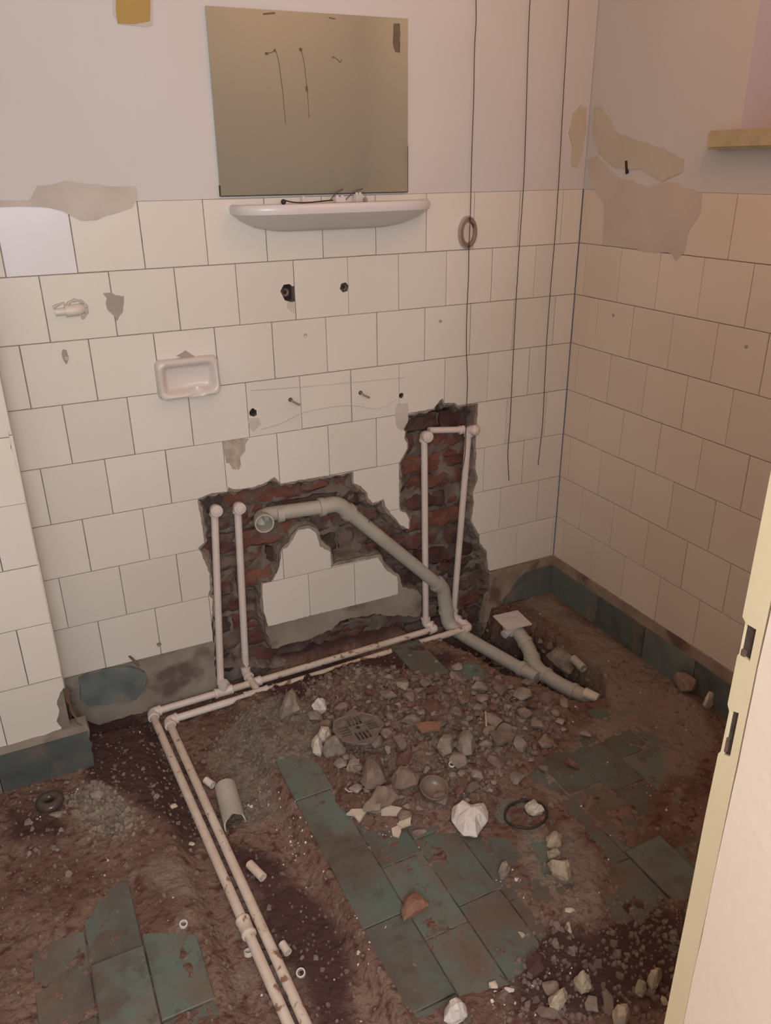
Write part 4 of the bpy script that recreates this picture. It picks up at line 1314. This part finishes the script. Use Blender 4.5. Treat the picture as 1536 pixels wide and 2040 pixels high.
# ================================================================== LOOSE THINGS ON THE FLOOR
def stone_bm(seed, sx=1, sy=1, sz=.6, n=18, flat=0):
    rnd = random.Random(seed)
    bm = bmesh.new()
    for i in range(n):
        v = Vector((rnd.gauss(0, 1), rnd.gauss(0, 1), rnd.gauss(0, 1))).normalized()
        v *= rnd.uniform(.78, 1.0)
        bm.verts.new((v.x*sx*.5, v.y*sy*.5, v.z*sz*.5))
    r = bmesh.ops.convex_hull(bm, input=bm.verts[:])
    bmesh.ops.delete(bm, geom=[g for g in r['geom_interior'] if isinstance(g, bmesh.types.BMVert)], context='VERTS')
    bmesh.ops.bevel(bm, geom=bm.edges[:], offset=.035*min(sx, sy, sz), segments=1, affect='EDGES')
    return bm
def rock(px, py, w, hpx, m, label, name='rubble_chunk', cat='rubble', sz=.55, seed=0, rz=0, lift=.0, zref=0.0, n=18):
    """a stone seen at (px, py), w x hpx pixels large"""
    c = F(px, py, zref)
    for _ in range(3):
        gz = ground(c.x, c.y)+lift
        c = F(px, py, gz+.2*w/1000)
    dep = (c-CAM).dot(_d)
    sx = w/FPX*dep
    sy = hpx/FPX*dep*1.25
    hz = min(sx, sy)*sz
    bm = stone_bm(seed or int(px*7+py), sx, sy, hz, n)
    o = obj(name, bm, M[m])
    o.location = (c.x, c.y, ground(c.x, c.y)+lift+hz*.38)
    o.rotation_euler = (0, 0, -YAW+rz)
    return tag(o, label, cat)
def shard(pxs, m, label, th=.006, name='tile_shard', cat='shard', z=None, lift=.006, tilt=(0.1, .05), seed=1, group=None):
    """flat broken piece with the outline seen in the photograph"""
    cx_ = sum(q[0] for q in pxs)/len(pxs); cy_ = sum(q[1] for q in pxs)/len(pxs)
    c = F(cx_, cy_, 0); gz = ground(c.x, c.y)+lift
    c = F(cx_, cy_, gz)
    pl = rough([(F(x, y, gz).x-c.x, F(x, y, gz).y-c.y) for x, y in pxs], .008, .0008, seed)
    bm = bmesh.new()
    slab(bm, [pl], lambda q: inside(q, pl), lambda u, v, d: (u, v, -d+u*tilt[0]+v*tilt[1]), 0, th)
    slab(bm, [pl], lambda q: inside(q, pl), lambda u, v, d: (u, v, -th+u*tilt[0]+v*tilt[1]-d), 0, 0.00001)
    o = obj(name, bm, M[m]); o.location = (c.x, c.y, gz)
    tag(o, label, cat, group)
    return o
# the large white lump
def lump(px, py, w, hpx, m, label, seed, zf=.6, name='plaster_lump', out=None):
    pts = out
    cx_ = sum(q[0] for q in pts)/len(pts); cy_ = sum(q[1] for q in pts)/len(pts)
    c = F(cx_, cy_, .015); gz = ground(c.x, c.y)
    c = F(cx_, cy_, gz+.012)
    bm = bmesh.new()
    base_ = [F(x, y, gz+.010) for x, y in pts]
    lo_ = [bm.verts.new((q.x-(q.x-c.x)*.22-c.x, q.y-(q.y-c.y)*.22-c.y, -.012)) for q in base_]
    mid = [bm.verts.new((q.x-c.x, q.y-c.y, random.uniform(-.002, .006))) for q in base_]
    top = [bm.verts.new(((q.x-c.x)*.62+random.uniform(-.003, .003), (q.y-c.y)*.62+random.uniform(-.003, .003), random.uniform(.016, .026)*zf/.6)) for q in base_]
    n = len(lo_)
    for A_, B_ in ((lo_, mid), (mid, top)):
        for i in range(n):
            bm.faces.new((A_[i], A_[(i+1) % n], B_[(i+1) % n], B_[i]))
    cen = bm.verts.new((random.uniform(-.006, .006), random.uniform(-.006, .006), .030*zf/.6))
    for i in range(n): bm.faces.new((top[i], top[(i+1) % n], cen))
    bm.faces.new(lo_[::-1])
    bmesh.ops.triangulate(bm, faces=bm.faces[:])
    bmesh.ops.subdivide_edges(bm, edges=bm.edges[:], cuts=2, use_grid_fill=True, smooth=.06)
    for v in bm.verts:
        v.co += Vector(noise.noise_vector(v.co*130+Vector((seed, 0, 0))))*.0022
    o = obj(name, bm, M[m]); o.location = (c.x, c.y, gz+.012)
    return tag(o, label, 'plaster lump')
lump(0, 0, 0, 0, 'st_white', 'large white plaster lump right of the round cup', 3, .75, out=[(900,1615),(915,1606),(938,1610),(962,1603),(972,1622),(972,1640),(958,1650),(950,1670),(935,1667),(922,1664),(908,1648),(899,1636)])
lump(0, 0, 0, 0, 'st_white', 'white plaster lump at the bottom edge below the teal tiles', 4, .7, out=[(885,2012),(903,2005),(915,1997),(930,2010),(932,2025),(915,2036),(898,2040),(884,2034)])
lump(0, 0, 0, 0, 'st_yellow', 'yellowish plaster lump, largest of the column right of the rubber ring', 5, .55, out=[(1090,1722),(1105,1724),(1122,1726),(1136,1722),(1138,1745),(1132,1755),(1115,1748),(1098,1738)])
lump(0, 0, 0, 0, 'st_yellow', 'round yellowish plaster lump just below the rubber ring', 6, .5, out=[(1088,1670),(1102,1665),(1118,1668),(1118,1685),(1105,1692),(1090,1688)])
lump(0, 0, 0, 0, 'st_yellow', 'small curved yellowish plaster lump between two larger ones', 7, .45, out=[(1090,1700),(1105,1697),(1117,1702),(1116,1710),(1104,1712),(1092,1709)])
lump(0, 0, 0, 0, 'st_cream', 'pale lump lying inside the black rubber ring', 8, .5, out=[(1044,1605),(1060,1602),(1080,1610),(1084,1617),(1066,1622),(1048,1616)])
lump(0, 0, 0, 0, 'st_yellow', 'yellow plaster lump at the lower right, topmost of its cluster', 9, .6, out=[(1142,1950),(1158,1946),(1176,1955),(1178,1970),(1160,1978),(1146,1965)])
lump(0, 0, 0, 0, 'st_yellow', 'pale yellow plaster lump left of the cluster at the lower right', 10, .6, out=[(1092,1990),(1112,1984),(1130,1980),(1128,1998),(1112,2013),(1095,2008)])
lump(0, 0, 0, 0, 'st_yellow', 'upright yellow lump near the door post', 11, .6, out=[(1300,1938),(1315,1934),(1318,1950),(1310,1966),(1298,1970),(1288,1955)])
lump(0, 0, 0, 0, 'st_yellow', 'small yellow lump left of the one near the door post', 12, .5, out=[(1266,1968),(1280,1962),(1288,1974),(1280,1982),(1264,1976)])
lump(0, 0, 0, 0, 'st_yellow', 'square yellow lump at the bottom edge near the door post', 13, .6, out=[(1220,2015),(1248,2008),(1256,2025),(1245,2045),(1222,2045)])
lump(0, 0, 0, 0, 'st_grey', 'grey angular mortar chunk standing beside the pipes', 14, 1.0, name='mortar_chunk', out=[(556,1420),(566,1398),(578,1382),(590,1384),(598,1402),(598,1416),(578,1425),(560,1434)])
lump(0, 0, 0, 0, 'st_brown', 'big angular brown chunk in front of the iron grate', 15, .9, name='mortar_chunk', out=[(718,1560),(722,1535),(735,1515),(755,1508),(764,1530),(768,1560),(750,1572),(730,1574)])
lump(0, 0, 0, 0, 'st_grey', 'rounded grey stone in the middle of the heap, right of its twin', 16, .65, name='mortar_chunk', out=[(908,1490),(912,1470),(925,1458),(940,1464),(948,1485),(940,1504),(922,1508)])
lump(0, 0, 0, 0, 'st_grey', 'rounded grey stone in the middle of the heap, left of its twin', 17, .6, name='mortar_chunk', out=[(870,1490),(880,1470),(898,1466),(906,1482),(900,1502),(882,1508)])
lump(0, 0, 0, 0, 'st_terra', 'orange terracotta shard lying on the teal tiles', 18, .5, name='terracotta_shard', out=[(798,1815),(806,1790),(822,1780),(840,1785),(856,1805),(848,1812),(822,1826),(804,1836)])
lump(0, 0, 0, 0, 'st_grey', 'larger of two flat stones in the dug hole beside the drain', 19, .8, name='mortar_chunk', out=[(1090,1305),(1108,1296),(1140,1298),(1148,1325),(1138,1342),(1112,1325)])
for q_ in (COL.objects[-1],):
    q_.location = F(1120, 1318, -.05)
lump(0, 0, 0, 0, 'st_brown', 'smaller upper stone in the dug hole beside the drain', 20, .6, name='mortar_chunk', out=[(1085,1285),(1100,1272),(1122,1285),(1125,1294),(1092,1296)])
COL.objects[-1].location = F(1104, 1285, -.045)
lump(0, 0, 0, 0, 'st_maroon', 'dark red clod at the lower right on the floor', 21, .6, name='earth_clod', out=[(1048,1918),(1066,1910),(1086,1915),(1084,1935),(1066,1945),(1052,1935)])
lump(0, 0, 0, 0, 'st_brown', 'long pinkish chunk at the near edge of the heap', 22, .8, name='mortar_chunk', out=[(730,1605),(742,1585),(765,1580),(793,1578),(796,1590),(780,1603),(752,1612)])
lump(0, 0, 0, 0, 'st_brown', 'wide dull stone directly behind the round cup', 23, .65, name='mortar_chunk', out=[(778,1555),(790,1538),(815,1535),(835,1548),(832,1566),(805,1574),(785,1570)])
lump(0, 0, 0, 0, 'st_cream', 'cream tile chunk left of the iron grate, uppermost of three', 24, .7, name='tile_chunk', out=[(628,1468),(640,1463),(660,1457),(661,1472),(648,1480),(632,1479)])
lump(0, 0, 0, 0, 'st_cream', 'cream tile chunk left of the iron grate, lower left of three', 25, .7, name='tile_chunk', out=[(620,1488),(628,1479),(640,1482),(645,1490),(640,1504),(624,1500)])
lump(0, 0, 0, 0, 'st_grey', 'tan mortar chunk left of the iron grate, lower right of three', 26, .8, name='mortar_chunk', out=[(642,1500),(648,1482),(665,1474),(684,1478),(686,1495),(665,1507),(648,1510)])
lump(0, 0, 0, 0, 'st_white', 'jagged white plaster piece behind the tile chunks', 27, .6, out=[(621,1410),(630,1400),(637,1407),(642,1398),(650,1400),(650,1417),(640,1419),(625,1414)])
lump(0, 0, 0, 0, 'st_cream', 'pale triangular stone against the right skirting', 28, .7, out=[(1400,1405),(1404,1395),(1412,1389),(1424,1398),(1420,1404),(1405,1410)])
lump(0, 0, 0, 0, 'st_grey', 'grey crumb pair in the middle of the teal tiles', 29, .5, out=[(992,1740),(1000,1732),(1012,1722),(1016,1735),(1008,1744),(998,1748)])
rock(1039, 1862, 20, 16, 'st_yellow', 'small round pale pebble at the right of the teal tiles', name='pebble', cat='pebble')
rock(1098, 1604, 20, 16, 'st_brown', 'small pale brown stone touching the rubber ring', name='pebble', cat='pebble')
rock(1135, 1812, 24, 12, 'st_cream', 'flat pale crumb above the dark lower right earth', name='pebble', cat='pebble')
rock(1134, 1848, 12, 26, 'st_cream', 'narrow pale crumb below the flat pale one', name='pebble', cat='pebble')
rock(1110, 1845, 18, 26, 'st_brown', 'narrow brownish stone left of the narrow pale crumb', name='pebble', cat='pebble')
rock(110, 1622, 30, 18, 'st_grey', 'smooth grey pebble in front of the iron flange at the left', name='pebble', cat='pebble')
rock(193, 1582, 34, 22, 'st_grey', 'pale flat mortar lump below the left skirting', name='mortar_chunk', cat='rubble', sz=.4)
rock(345, 1606, 22, 14, 'st_cream', 'small cream tile crumb left of the pipe runs', name='tile_crumb', cat='tile crumb', sz=.5)
rock(382, 1680, 18, 9, 'st_cream', 'oblong cream crumb touching the outer pipe run', name='tile_crumb', cat='tile crumb', sz=.5)
rock(1090, 2015, 60, 30, 'st_brown', 'dull brown lump at the bottom edge right of the thin stick', name='mortar_chunk', cat='rubble', sz=.5)
rock(1180, 2000, 40, 40, 'st_grey', 'dull grey-yellow lump below the topmost yellow one', name='mortar_chunk', cat='rubble', sz=.5)
rock(1100, 1965, 46, 44, 'st_brown', 'dull brown lump right of the dark red clod', name='mortar_chunk', cat='rubble', sz=.5)
rock(1210, 1990, 34, 44, 'st_brown', 'dull brown lump between two yellow lumps at the lower right', name='mortar_chunk', cat='rubble', sz=.5)
rock(985, 1962, 34, 22, 'st_cream', 'pale lump left of the thin stick near the bottom edge', name='mortar_chunk', cat='rubble', sz=.5)
rock(1014, 1970, 26, 12, 'st_white', 'thin white shard beside the thin stick', name='plaster_shard', cat='shard', sz=.4)
rock(1322, 1994, 22, 20, 'st_yellow', 'small yellow crumb closest to the door post', name='pebble', cat='pebble')
shard([(690,1620),(700,1612),(734,1612),(716,1636),(704,1622)], 'st_cream', 'triangular cream shard at the near edge of the heap', seed=2)
shard([(758,1612),(775,1604),(800,1610),(790,1622),(760,1620)], 'st_cream', 'thin pale shard just left of the round cup', seed=3)
shard([(792,1640),(800,1628),(820,1624),(818,1640),(800,1646)], 'st_cream', 'pinkish shard below the round cup', seed=4)
shard([(780,1650),(792,1645),(800,1655),(794,1666),(782,1662)], 'st_cream', 'rounded pale shard, nearest one below the heap', seed=5)
shard([(690,1530),(696,1514),(716,1513),(716,1532),(704,1535)], 'st_grey', 'small grey mortar square in front of the iron grate', seed=6)
shard([(825,1440),(850,1437),(878,1440),(876,1452),(840,1456)], 'st_terra', 'flat red brick splinter in the middle of the heap', seed=7, lift=.03)
shard([(975,1458),(1000,1452),(1028,1464),(1022,1472),(990,1480)], 'st_brown', 'flat broad stone at the right of the heap', seed=8, lift=.03)
shard([(782,1466),(800,1465),(811,1482),(806,1492),(796,1488)], 'st_brown', 'flat pinkish stone right of the iron grate', seed=9, lift=.03)
# grey lump against the right skirting
rock(1362, 1372, 52, 52, 'st_brown', 'large crumbling mortar lump leaning on the right skirting', name='mortar_chunk', cat='rubble', sz=.8, n=26)

# the heap: countable stones, copies of a few shapes
GL = 'broken brick and mortar rubble in the heap in front of the wall chase'
var = []
for i in range(16):
    rv = random.Random(400+i)
    m_ = ['st_brown', 'st_grey', 'st_brown', 'st_brown', 'st_grey', 'st_red', 'st_brown', 'st_grey'][i % 8]
    bm = stone_bm(900+i, 1, rv.uniform(.6, 1.1), rv.uniform(.35, .75), 16)
    me_ = bpy.data.meshes.new('rubble_stone'); bmesh.ops.recalc_face_normals(bm, faces=bm.faces[:]); bm.to_mesh(me_); bm.free()
    me_.materials.append(M[m_]); var.append((me_, m_))
rh = random.Random(77)
mp = P_MOUND
minx, maxx = min(q[0] for q in mp), max(q[0] for q in mp); miny, maxy = min(q[1] for q in mp), max(q[1] for q in mp)
placed = []
tries = 0
while len(placed) < 300 and tries < 60000:
    tries += 1
    x, y = rh.uniform(minx-.03, maxx+.03), rh.uniform(miny-.03, maxy+.03)
    if not inside((x, y), mp):
        if rh.random() > .03: continue
    s = rh.choice((.016, .020, .024, .028, .032, .040)) if len(placed) > 60 else rh.uniform(.046, .066)
    if y > -.26 and s > .03: s *= .6
    if any((x-a)**2+(y-b)**2 < (.37*(s+c))**2 for a, b, c in placed): continue
    placed.append((x, y, s))
for x, y, s in placed:
    me_, m_ = rh.choice(var)
    if x < -1.0 and m_ == 'st_red': me_, m_ = var[0]
    o = bpy.data.objects.new('rubble_stone', me_)
    COL.objects.link(o)
    o.location = (x, y, ground(x, y)+s*.17)
    o.scale = (s, s, s)
    o.rotation_euler = (rh.uniform(-.3, .3), rh.uniform(-.3, .3), rh.uniform(0, 6.3))
    o['label'] = {'st_brown': 'angular brown rubble stone in the heap before the wall chase', 'st_grey': 'angular grey mortar stone in the heap before the wall chase', 'st_red': 'angular brick-red fragment in the heap before the wall chase'}[m_]
    o['category'] = 'stone'; o['group'] = GL
# grit: uncountable crumbs, one mesh per colour
def grit(name, label, n, dist, size, m, seed):
    rg = random.Random(seed)
    bm = bmesh.new()
    c = 0
    while c < n:
        q = dist(rg)
        if q is None: continue
        x, y = q
        if not (FX0 < x < FX1-.07 and FY0 < y < -.01): continue
        c += 1
        s = rg.uniform(*size)*(1 if rg.random() < .85 else 1.7)
        vs_ = []
        a0 = rg.uniform(0, 6.3)
        z = ground(x, y)
        pts = []
        for k_ in range(5):
            an = a0+k_*1.2566+rg.uniform(-.3, .3)
            pts.append((x+s*.5*math.cos(an)*rg.uniform(.7, 1.2), y+s*.5*math.sin(an)*rg.uniform(.7, 1.2)))
        lo_ = [bm.verts.new((p_[0], p_[1], z-.001)) for p_ in pts]
        hi_ = [bm.verts.new((x+(p_[0]-x)*.7, y+(p_[1]-y)*.7, z+s*rg.uniform(.2, .45))) for p_ in pts]
        bm.faces.new(hi_)
        for i in range(5): bm.faces.new((lo_[i], lo_[(i+1) % 5], hi_[(i+1) % 5], hi_[i]))
    me_ = bpy.data.meshes.new(name); bm.to_mesh(me_); bm.free(); me_.materials.append(M[m])
    o = bpy.data.objects.new(name, me_); COL.objects.link(o)
    o['label'] = label; o['category'] = 'grit'; o['kind'] = 'stuff'
    return o
def d_poly(poly, pad=.03):
    a, b = min(q[0] for q in poly)-pad, max(q[0] for q in poly)+pad
    c, d = min(q[1] for q in poly)-pad, max(q[1] for q in poly)+pad
    def f(rg):
        x, y = rg.uniform(a, b), rg.uniform(c, d)
        if inside((x, y), poly) or rg.random() < .05: return x, y
    return f
def d_any(rg):
    x, y = rg.uniform(-1.9, -.02), rg.uniform(-1.45, -.03)
    if any(inside((x, y), q) for q in P_TILE) and rg.random() < .8: return None
    return x, y
def d_spots(spots, sd):
    sp_ = [(F(*q).x, F(*q).y) for q in spots]
    def f(rg):
        a, b = rg.choice(sp_)
        return rg.gauss(a, sd), rg.gauss(b, sd)
    return f
grit('rubble_grit', 'fine brown grit filling the gaps of the rubble heap', 2600, d_poly(P_MOUND), (.005, .013), 'st_brown', 1)
grit('rubble_grit', 'fine dark crumbs strewn over the whole earth floor', 6500, d_any, (.002, .009), 'st_brown', 2)
grit('mortar_crumbs', 'pale grey mortar crumbs on the dusty area left of the heap', 700, d_poly(P_GREY), (.003, .010), 'st_grey', 3)
grit('mortar_crumbs', 'grey mortar crumbs in front of the left skirting', 380, d_poly(P_GREY2, .08), (.004, .014), 'st_grey', 4)
grit('plaster_crumbs', 'white plaster crumbs scattered thinly over the floor', 150, d_any, (.002, .006), 'st_white', 5)
grit('plaster_crumbs', 'white plaster crumbs in small clusters around the broken lumps', 170,
     d_spots([(1005,1735),(1010,1760),(590,1640),(590,1670),(560,1585),(740,1640),(800,1660),(650,1745),(735,1900),(1060,1965),(1130,1925),(1230,1700),(1280,1570),(1010,1990),(1240,1995),(720,1850),(130,1600),(480,1600),(960,1740),(1160,1800)], .024), (.002, .006), 'st_white', 6)
grit('rubble_grit', 'brown crumbs around the yellow lumps at the lower right', 500, d_poly(P_DARKS[3], .03), (.004, .014), 'st_brown', 7)
grit('rubble_grit', 'dark crumbs and clods inside the dug out drain hole', 350, d_poly(P_HOLE, .0), (.006, .020), 'st_brown', 8)

# iron grate in the heap
c = F(714, 1468, .03)
t = thing('drain_grate', 'rusty iron drain grate with crossed slots half buried in the heap', 'grate', (c.x, c.y, .03))
gs = .058
rz = .0
def gp(a, b, z): return (c.x+a*math.cos(rz)-b*math.sin(rz), c.y+a*math.sin(rz)+b*math.cos(rz), .060+z+a*-.05)
bm = bmesh.new()
outer = [(gs*1.15, -gs*.25), (gs*1.2, .02), (gs*.6, gs*.95), (0, gs*1.02), (-gs*.8, gs*.9), (-gs*1.1, gs*.2), (-gs*1.0, -gs*.5), (-gs*.6, -gs*.95), (-gs*.1, -gs*1.2), (gs*.25, -gs*1.1)]
sl = []
for i in (-1.5, -.5, .5, 1.5):
    xx = i*.0105
    for s in (1, -1):
        sl.append([(xx-.0036, s*.013), (xx+.0036, s*.013), (xx+.0036, s*.048), (xx-.0036, s*.048)])
        if True: sl.append([(s*.024, xx-.0036), (s*.052, xx-.0036), (s*.052, xx+.0036), (s*.024, xx+.0036)])
slab(bm, [outer]+sl, lambda q: inside(q, outer) and not any(inside(q, s) for s in sl), lambda u, v, d: gp(u, v, -d), 0, .005)
a = obj('slotted_plate', bm, M['grate'])
bm = bmesh.new(); ring_lathe(bm, [(.0001, .001), (.004, .001), (.0055, -.001)], 12, gp(0, 0, .0015), (0, 0, 1), False)
b = obj('centre_screw', bm, M['dark'], None, True)
bm = bmesh.new()
for q0, q1 in zip(outer, outer[1:]+outer[:1]): tube(bm, [gp(*q0, .0), gp(*q1, .0)], .0022, 6)
d_ = obj('rim', bm, M['st_brown'])
adopt(t, a, b, d_)

# rings, caps and offcuts
def ring_thing(px, py, r, wall, hh, m, label, name='plastic_ring', tilt=(0, 0), z=None, cat='ring', lift=0.0):
    c = F(px, py, 0); gz = ground(c.x, c.y)+lift; c = F(px, py, gz+hh*.5)
    bm = bmesh.new()
    ring_lathe(bm, [(r-wall, 0), (r-wall*.1, 0), (r, hh*.15), (r, hh*.85), (r-wall*.1, hh), (r-wall, hh)], 28, (0, 0, 0), (0, 0, 1))
    o = obj(name, bm, M[m], None, True)
    o.location = (c.x, c.y, gz); o.rotation_euler = (tilt[0], tilt[1], 0)
    return tag(o, label, cat)
ring_thing(365, 1841, .0085, .0028, .007, 'ceramic2', 'small white plastic ring left of the pipes beside the teal tiles', tilt=(.2, .1))
ring_thing(495, 1899, .0092, .0022, .009, 'st_white', 'bright white plastic ring just left of the pipes near the bottom', tilt=(-.3, .1))
ring_thing(600, 1937, .0092, .0028, .011, 'ceramic2', 'white plastic ring just right of the pipes near the bottom', tilt=(.3, -.2))
ring_thing(900, 1523, .0082, .0020, .005, 'ceramic2', 'small white plastic ring lying on the rubble heap', lift=.018, tilt=(.15, 0))
ring_thing(172, 1417, .0150, .0028, .008, 'patch_smear', 'pale ring at the foot of the broken wall corner at the left', tilt=(.5, .2))
# black rubber ring
c = F(1048, 1622, 0); gz = ground(c.x, c.y); c = F(1048, 1622, gz+.003)
bm = bmesh.new()
n = 40; pts = []
for i in range(n+1):
    a_ = 2*math.pi*i/n
    x = c.x+.0520*math.cos(a_); y = c.y+.0430*math.sin(a_)
    pts.append((x, y, max(ground(x, y), gz-.004)+.0035))
tube(bm, pts, .0030, 9, cap=False)
o = obj('rubber_ring', bm, M['rubber'], None, True); recentre(o); tag(o, 'thin black rubber ring lying on the brown earth', 'ring')
# round smoked cup
c = F(862, 1593, .01); gz = ground(c.x, c.y)
bm = bmesh.new()
ring_lathe(bm, [(.0001, .004), (.020, .004), (.029, .012), (.0325, .024), (.0340, .0245), (.0350, .023), (.0315, .008), (.022, 0), (.0001, 0)], 32, (0, 0, 0), (0, 0, 1), False)
o = obj('round_cup', bm, M['cup'], None, True); o.location = (c.x, c.y, gz+.009); o.rotation_euler = (.22, .05, 0); tag(o, 'shallow round brown cup lying open at the near edge of the heap', 'cup')
# iron flange, left
c = F(100, 1600, .01); gz = ground(c.x, c.y)
bm = bmesh.new()
ring_lathe(bm, [(.0205+.0125*math.cos(2*math.pi*i/12), .0105+.0110*math.sin(2*math.pi*i/12)) for i in range(12)], 32, (0, 0, 0), (0, 0, 1))
o = obj('iron_flange', bm, M['flange'], None, True); o.location = (c.x, c.y, gz-.002); tag(o, 'dark rounded flange on the earth in front of the left skirting', 'flange')
# split grey pipe offcut
p0 = F(452, 1566, .0); p1 = F(468, 1640, .0)
gz = max(ground(p0.x, p0.y), ground(p1.x, p1.y))+.004
p0 = F(449, 1568, gz+.015); p1 = F(468, 1640, gz+.015)
ax = (p1-p0); L_ = ax.length; ax.normalize(); sd = ax.cross(Z_).normalized()
bm = bmesh.new()
n = 18; NL = 8
g_o, g_i = [], []
for i in range(n+1):
    an = math.radians(-20+220*i/n)
    ro, ri = [], []
    for q in range(NL+1):
        tt = q/NL
        ext = 0
        if q == NL: ext = -.010*math.sin(math.pi*i/n)**2+.002*math.sin(i*1.3)+.010*(n-i)/n
        d = sd*math.cos(an)+Z_*math.sin(an)
        ro.append(bm.verts.new(p0+ax*(L_*tt+ext)+d*.0265)); ri.append(bm.verts.new(p0+ax*(L_*tt+ext)+d*.0235))
    g_o.append(ro); g_i.append(ri)
for i in range(n):
    for q in range(NL):
        bm.faces.new((g_o[i][q], g_o[i+1][q], g_o[i+1][q+1], g_o[i][q+1]))
        bm.faces.new((g_i[i][q], g_i[i][q+1], g_i[i+1][q+1], g_i[i+1][q]))
    for q in (0, NL): bm.faces.new((g_o[i][q], g_i[i][q], g_i[i+1][q], g_o[i+1][q]))
for i in (0, n):
    for q in range(NL): bm.faces.new((g_o[i][q], g_o[i][q+1], g_i[i][q+1], g_i[i][q]))
o = obj('pipe_offcut', bm, M['grey_pipe'], None, True); recentre(o); tag(o, 'thick grey half pipe with a broken end, right of the pipe runs', 'pipe offcut')
# small white offcuts
def offcut(a, b, r, m, label, wall=.0025):
    A_ = F(*a, 0); gz = ground(A_.x, A_.y)+r
    A_ = F(*a, gz); B_ = F(*b, gz); B_.z = ground(B_.x, B_.y)+r
    bm = bmesh.new(); hollow(bm, A_, B_, r, wall, 18)
    o = obj('pipe_offcut', bm, M[m], None, True); recentre(o); return tag(o, label, 'pipe offcut')
offcut((410, 1554), (424, 1564), .0095, 'ceramic2', 'tiny white pipe cut-off between the pipe run and the thick grey half pipe')
offcut((497, 1721), (524, 1748), .0100, 'pipe_dirty', 'short dirty white pipe piece lying right of the pipe runs')
offcut((562, 1880), (574, 1898), .0085, 'pipe_dirty', 'small white pipe piece tucked against the inner pipe near the bottom')
# sticks and wires
def stick(pts, r, m, label, name='stick', cat='stick'):
    bm = bmesh.new()
    w = []
    for q in pts:
        c = F(q[0], q[1], 0); z = ground(c.x, c.y)+(q[2] if len(q) > 2 else .004)
        w.append(F(q[0], q[1], z))
    tube(bm, w, r, 7)
    o = obj(name, bm, M[m], None, True); recentre(o); return tag(o, label, cat)
stick([(995, 1943), (1022, 1960), (1052, 1978)], .0012, 'iron', 'thin straight grey stick near the bottom edge of the floor')
stick([(967, 1418, .03), (969, 1446, .032)], .0022, 'st_cream', 'short pale peg standing in the rubble heap')
stick([(860, 1485, .03), (880, 1508, .03), (890, 1528, .025)], .0009, 'black', 'thin dark wire crossing the rubble heap beside the white ring', 'wire', 'wire')
stick([(84, 1966, .002), (92, 1968, .003), (98, 1962, .003), (101, 1958, .002)], .0016, 'black', 'short curled black scrap on the lower left teal tiles', 'scrap', 'scrap')
stick([(687, 1571, .006), (695, 1577, .006), (706, 1577, .006), (713, 1568, .006)], .0018, 'st_cream', 'broken pale curved rim in front of the big brown chunk', 'curved_rim', 'shard')
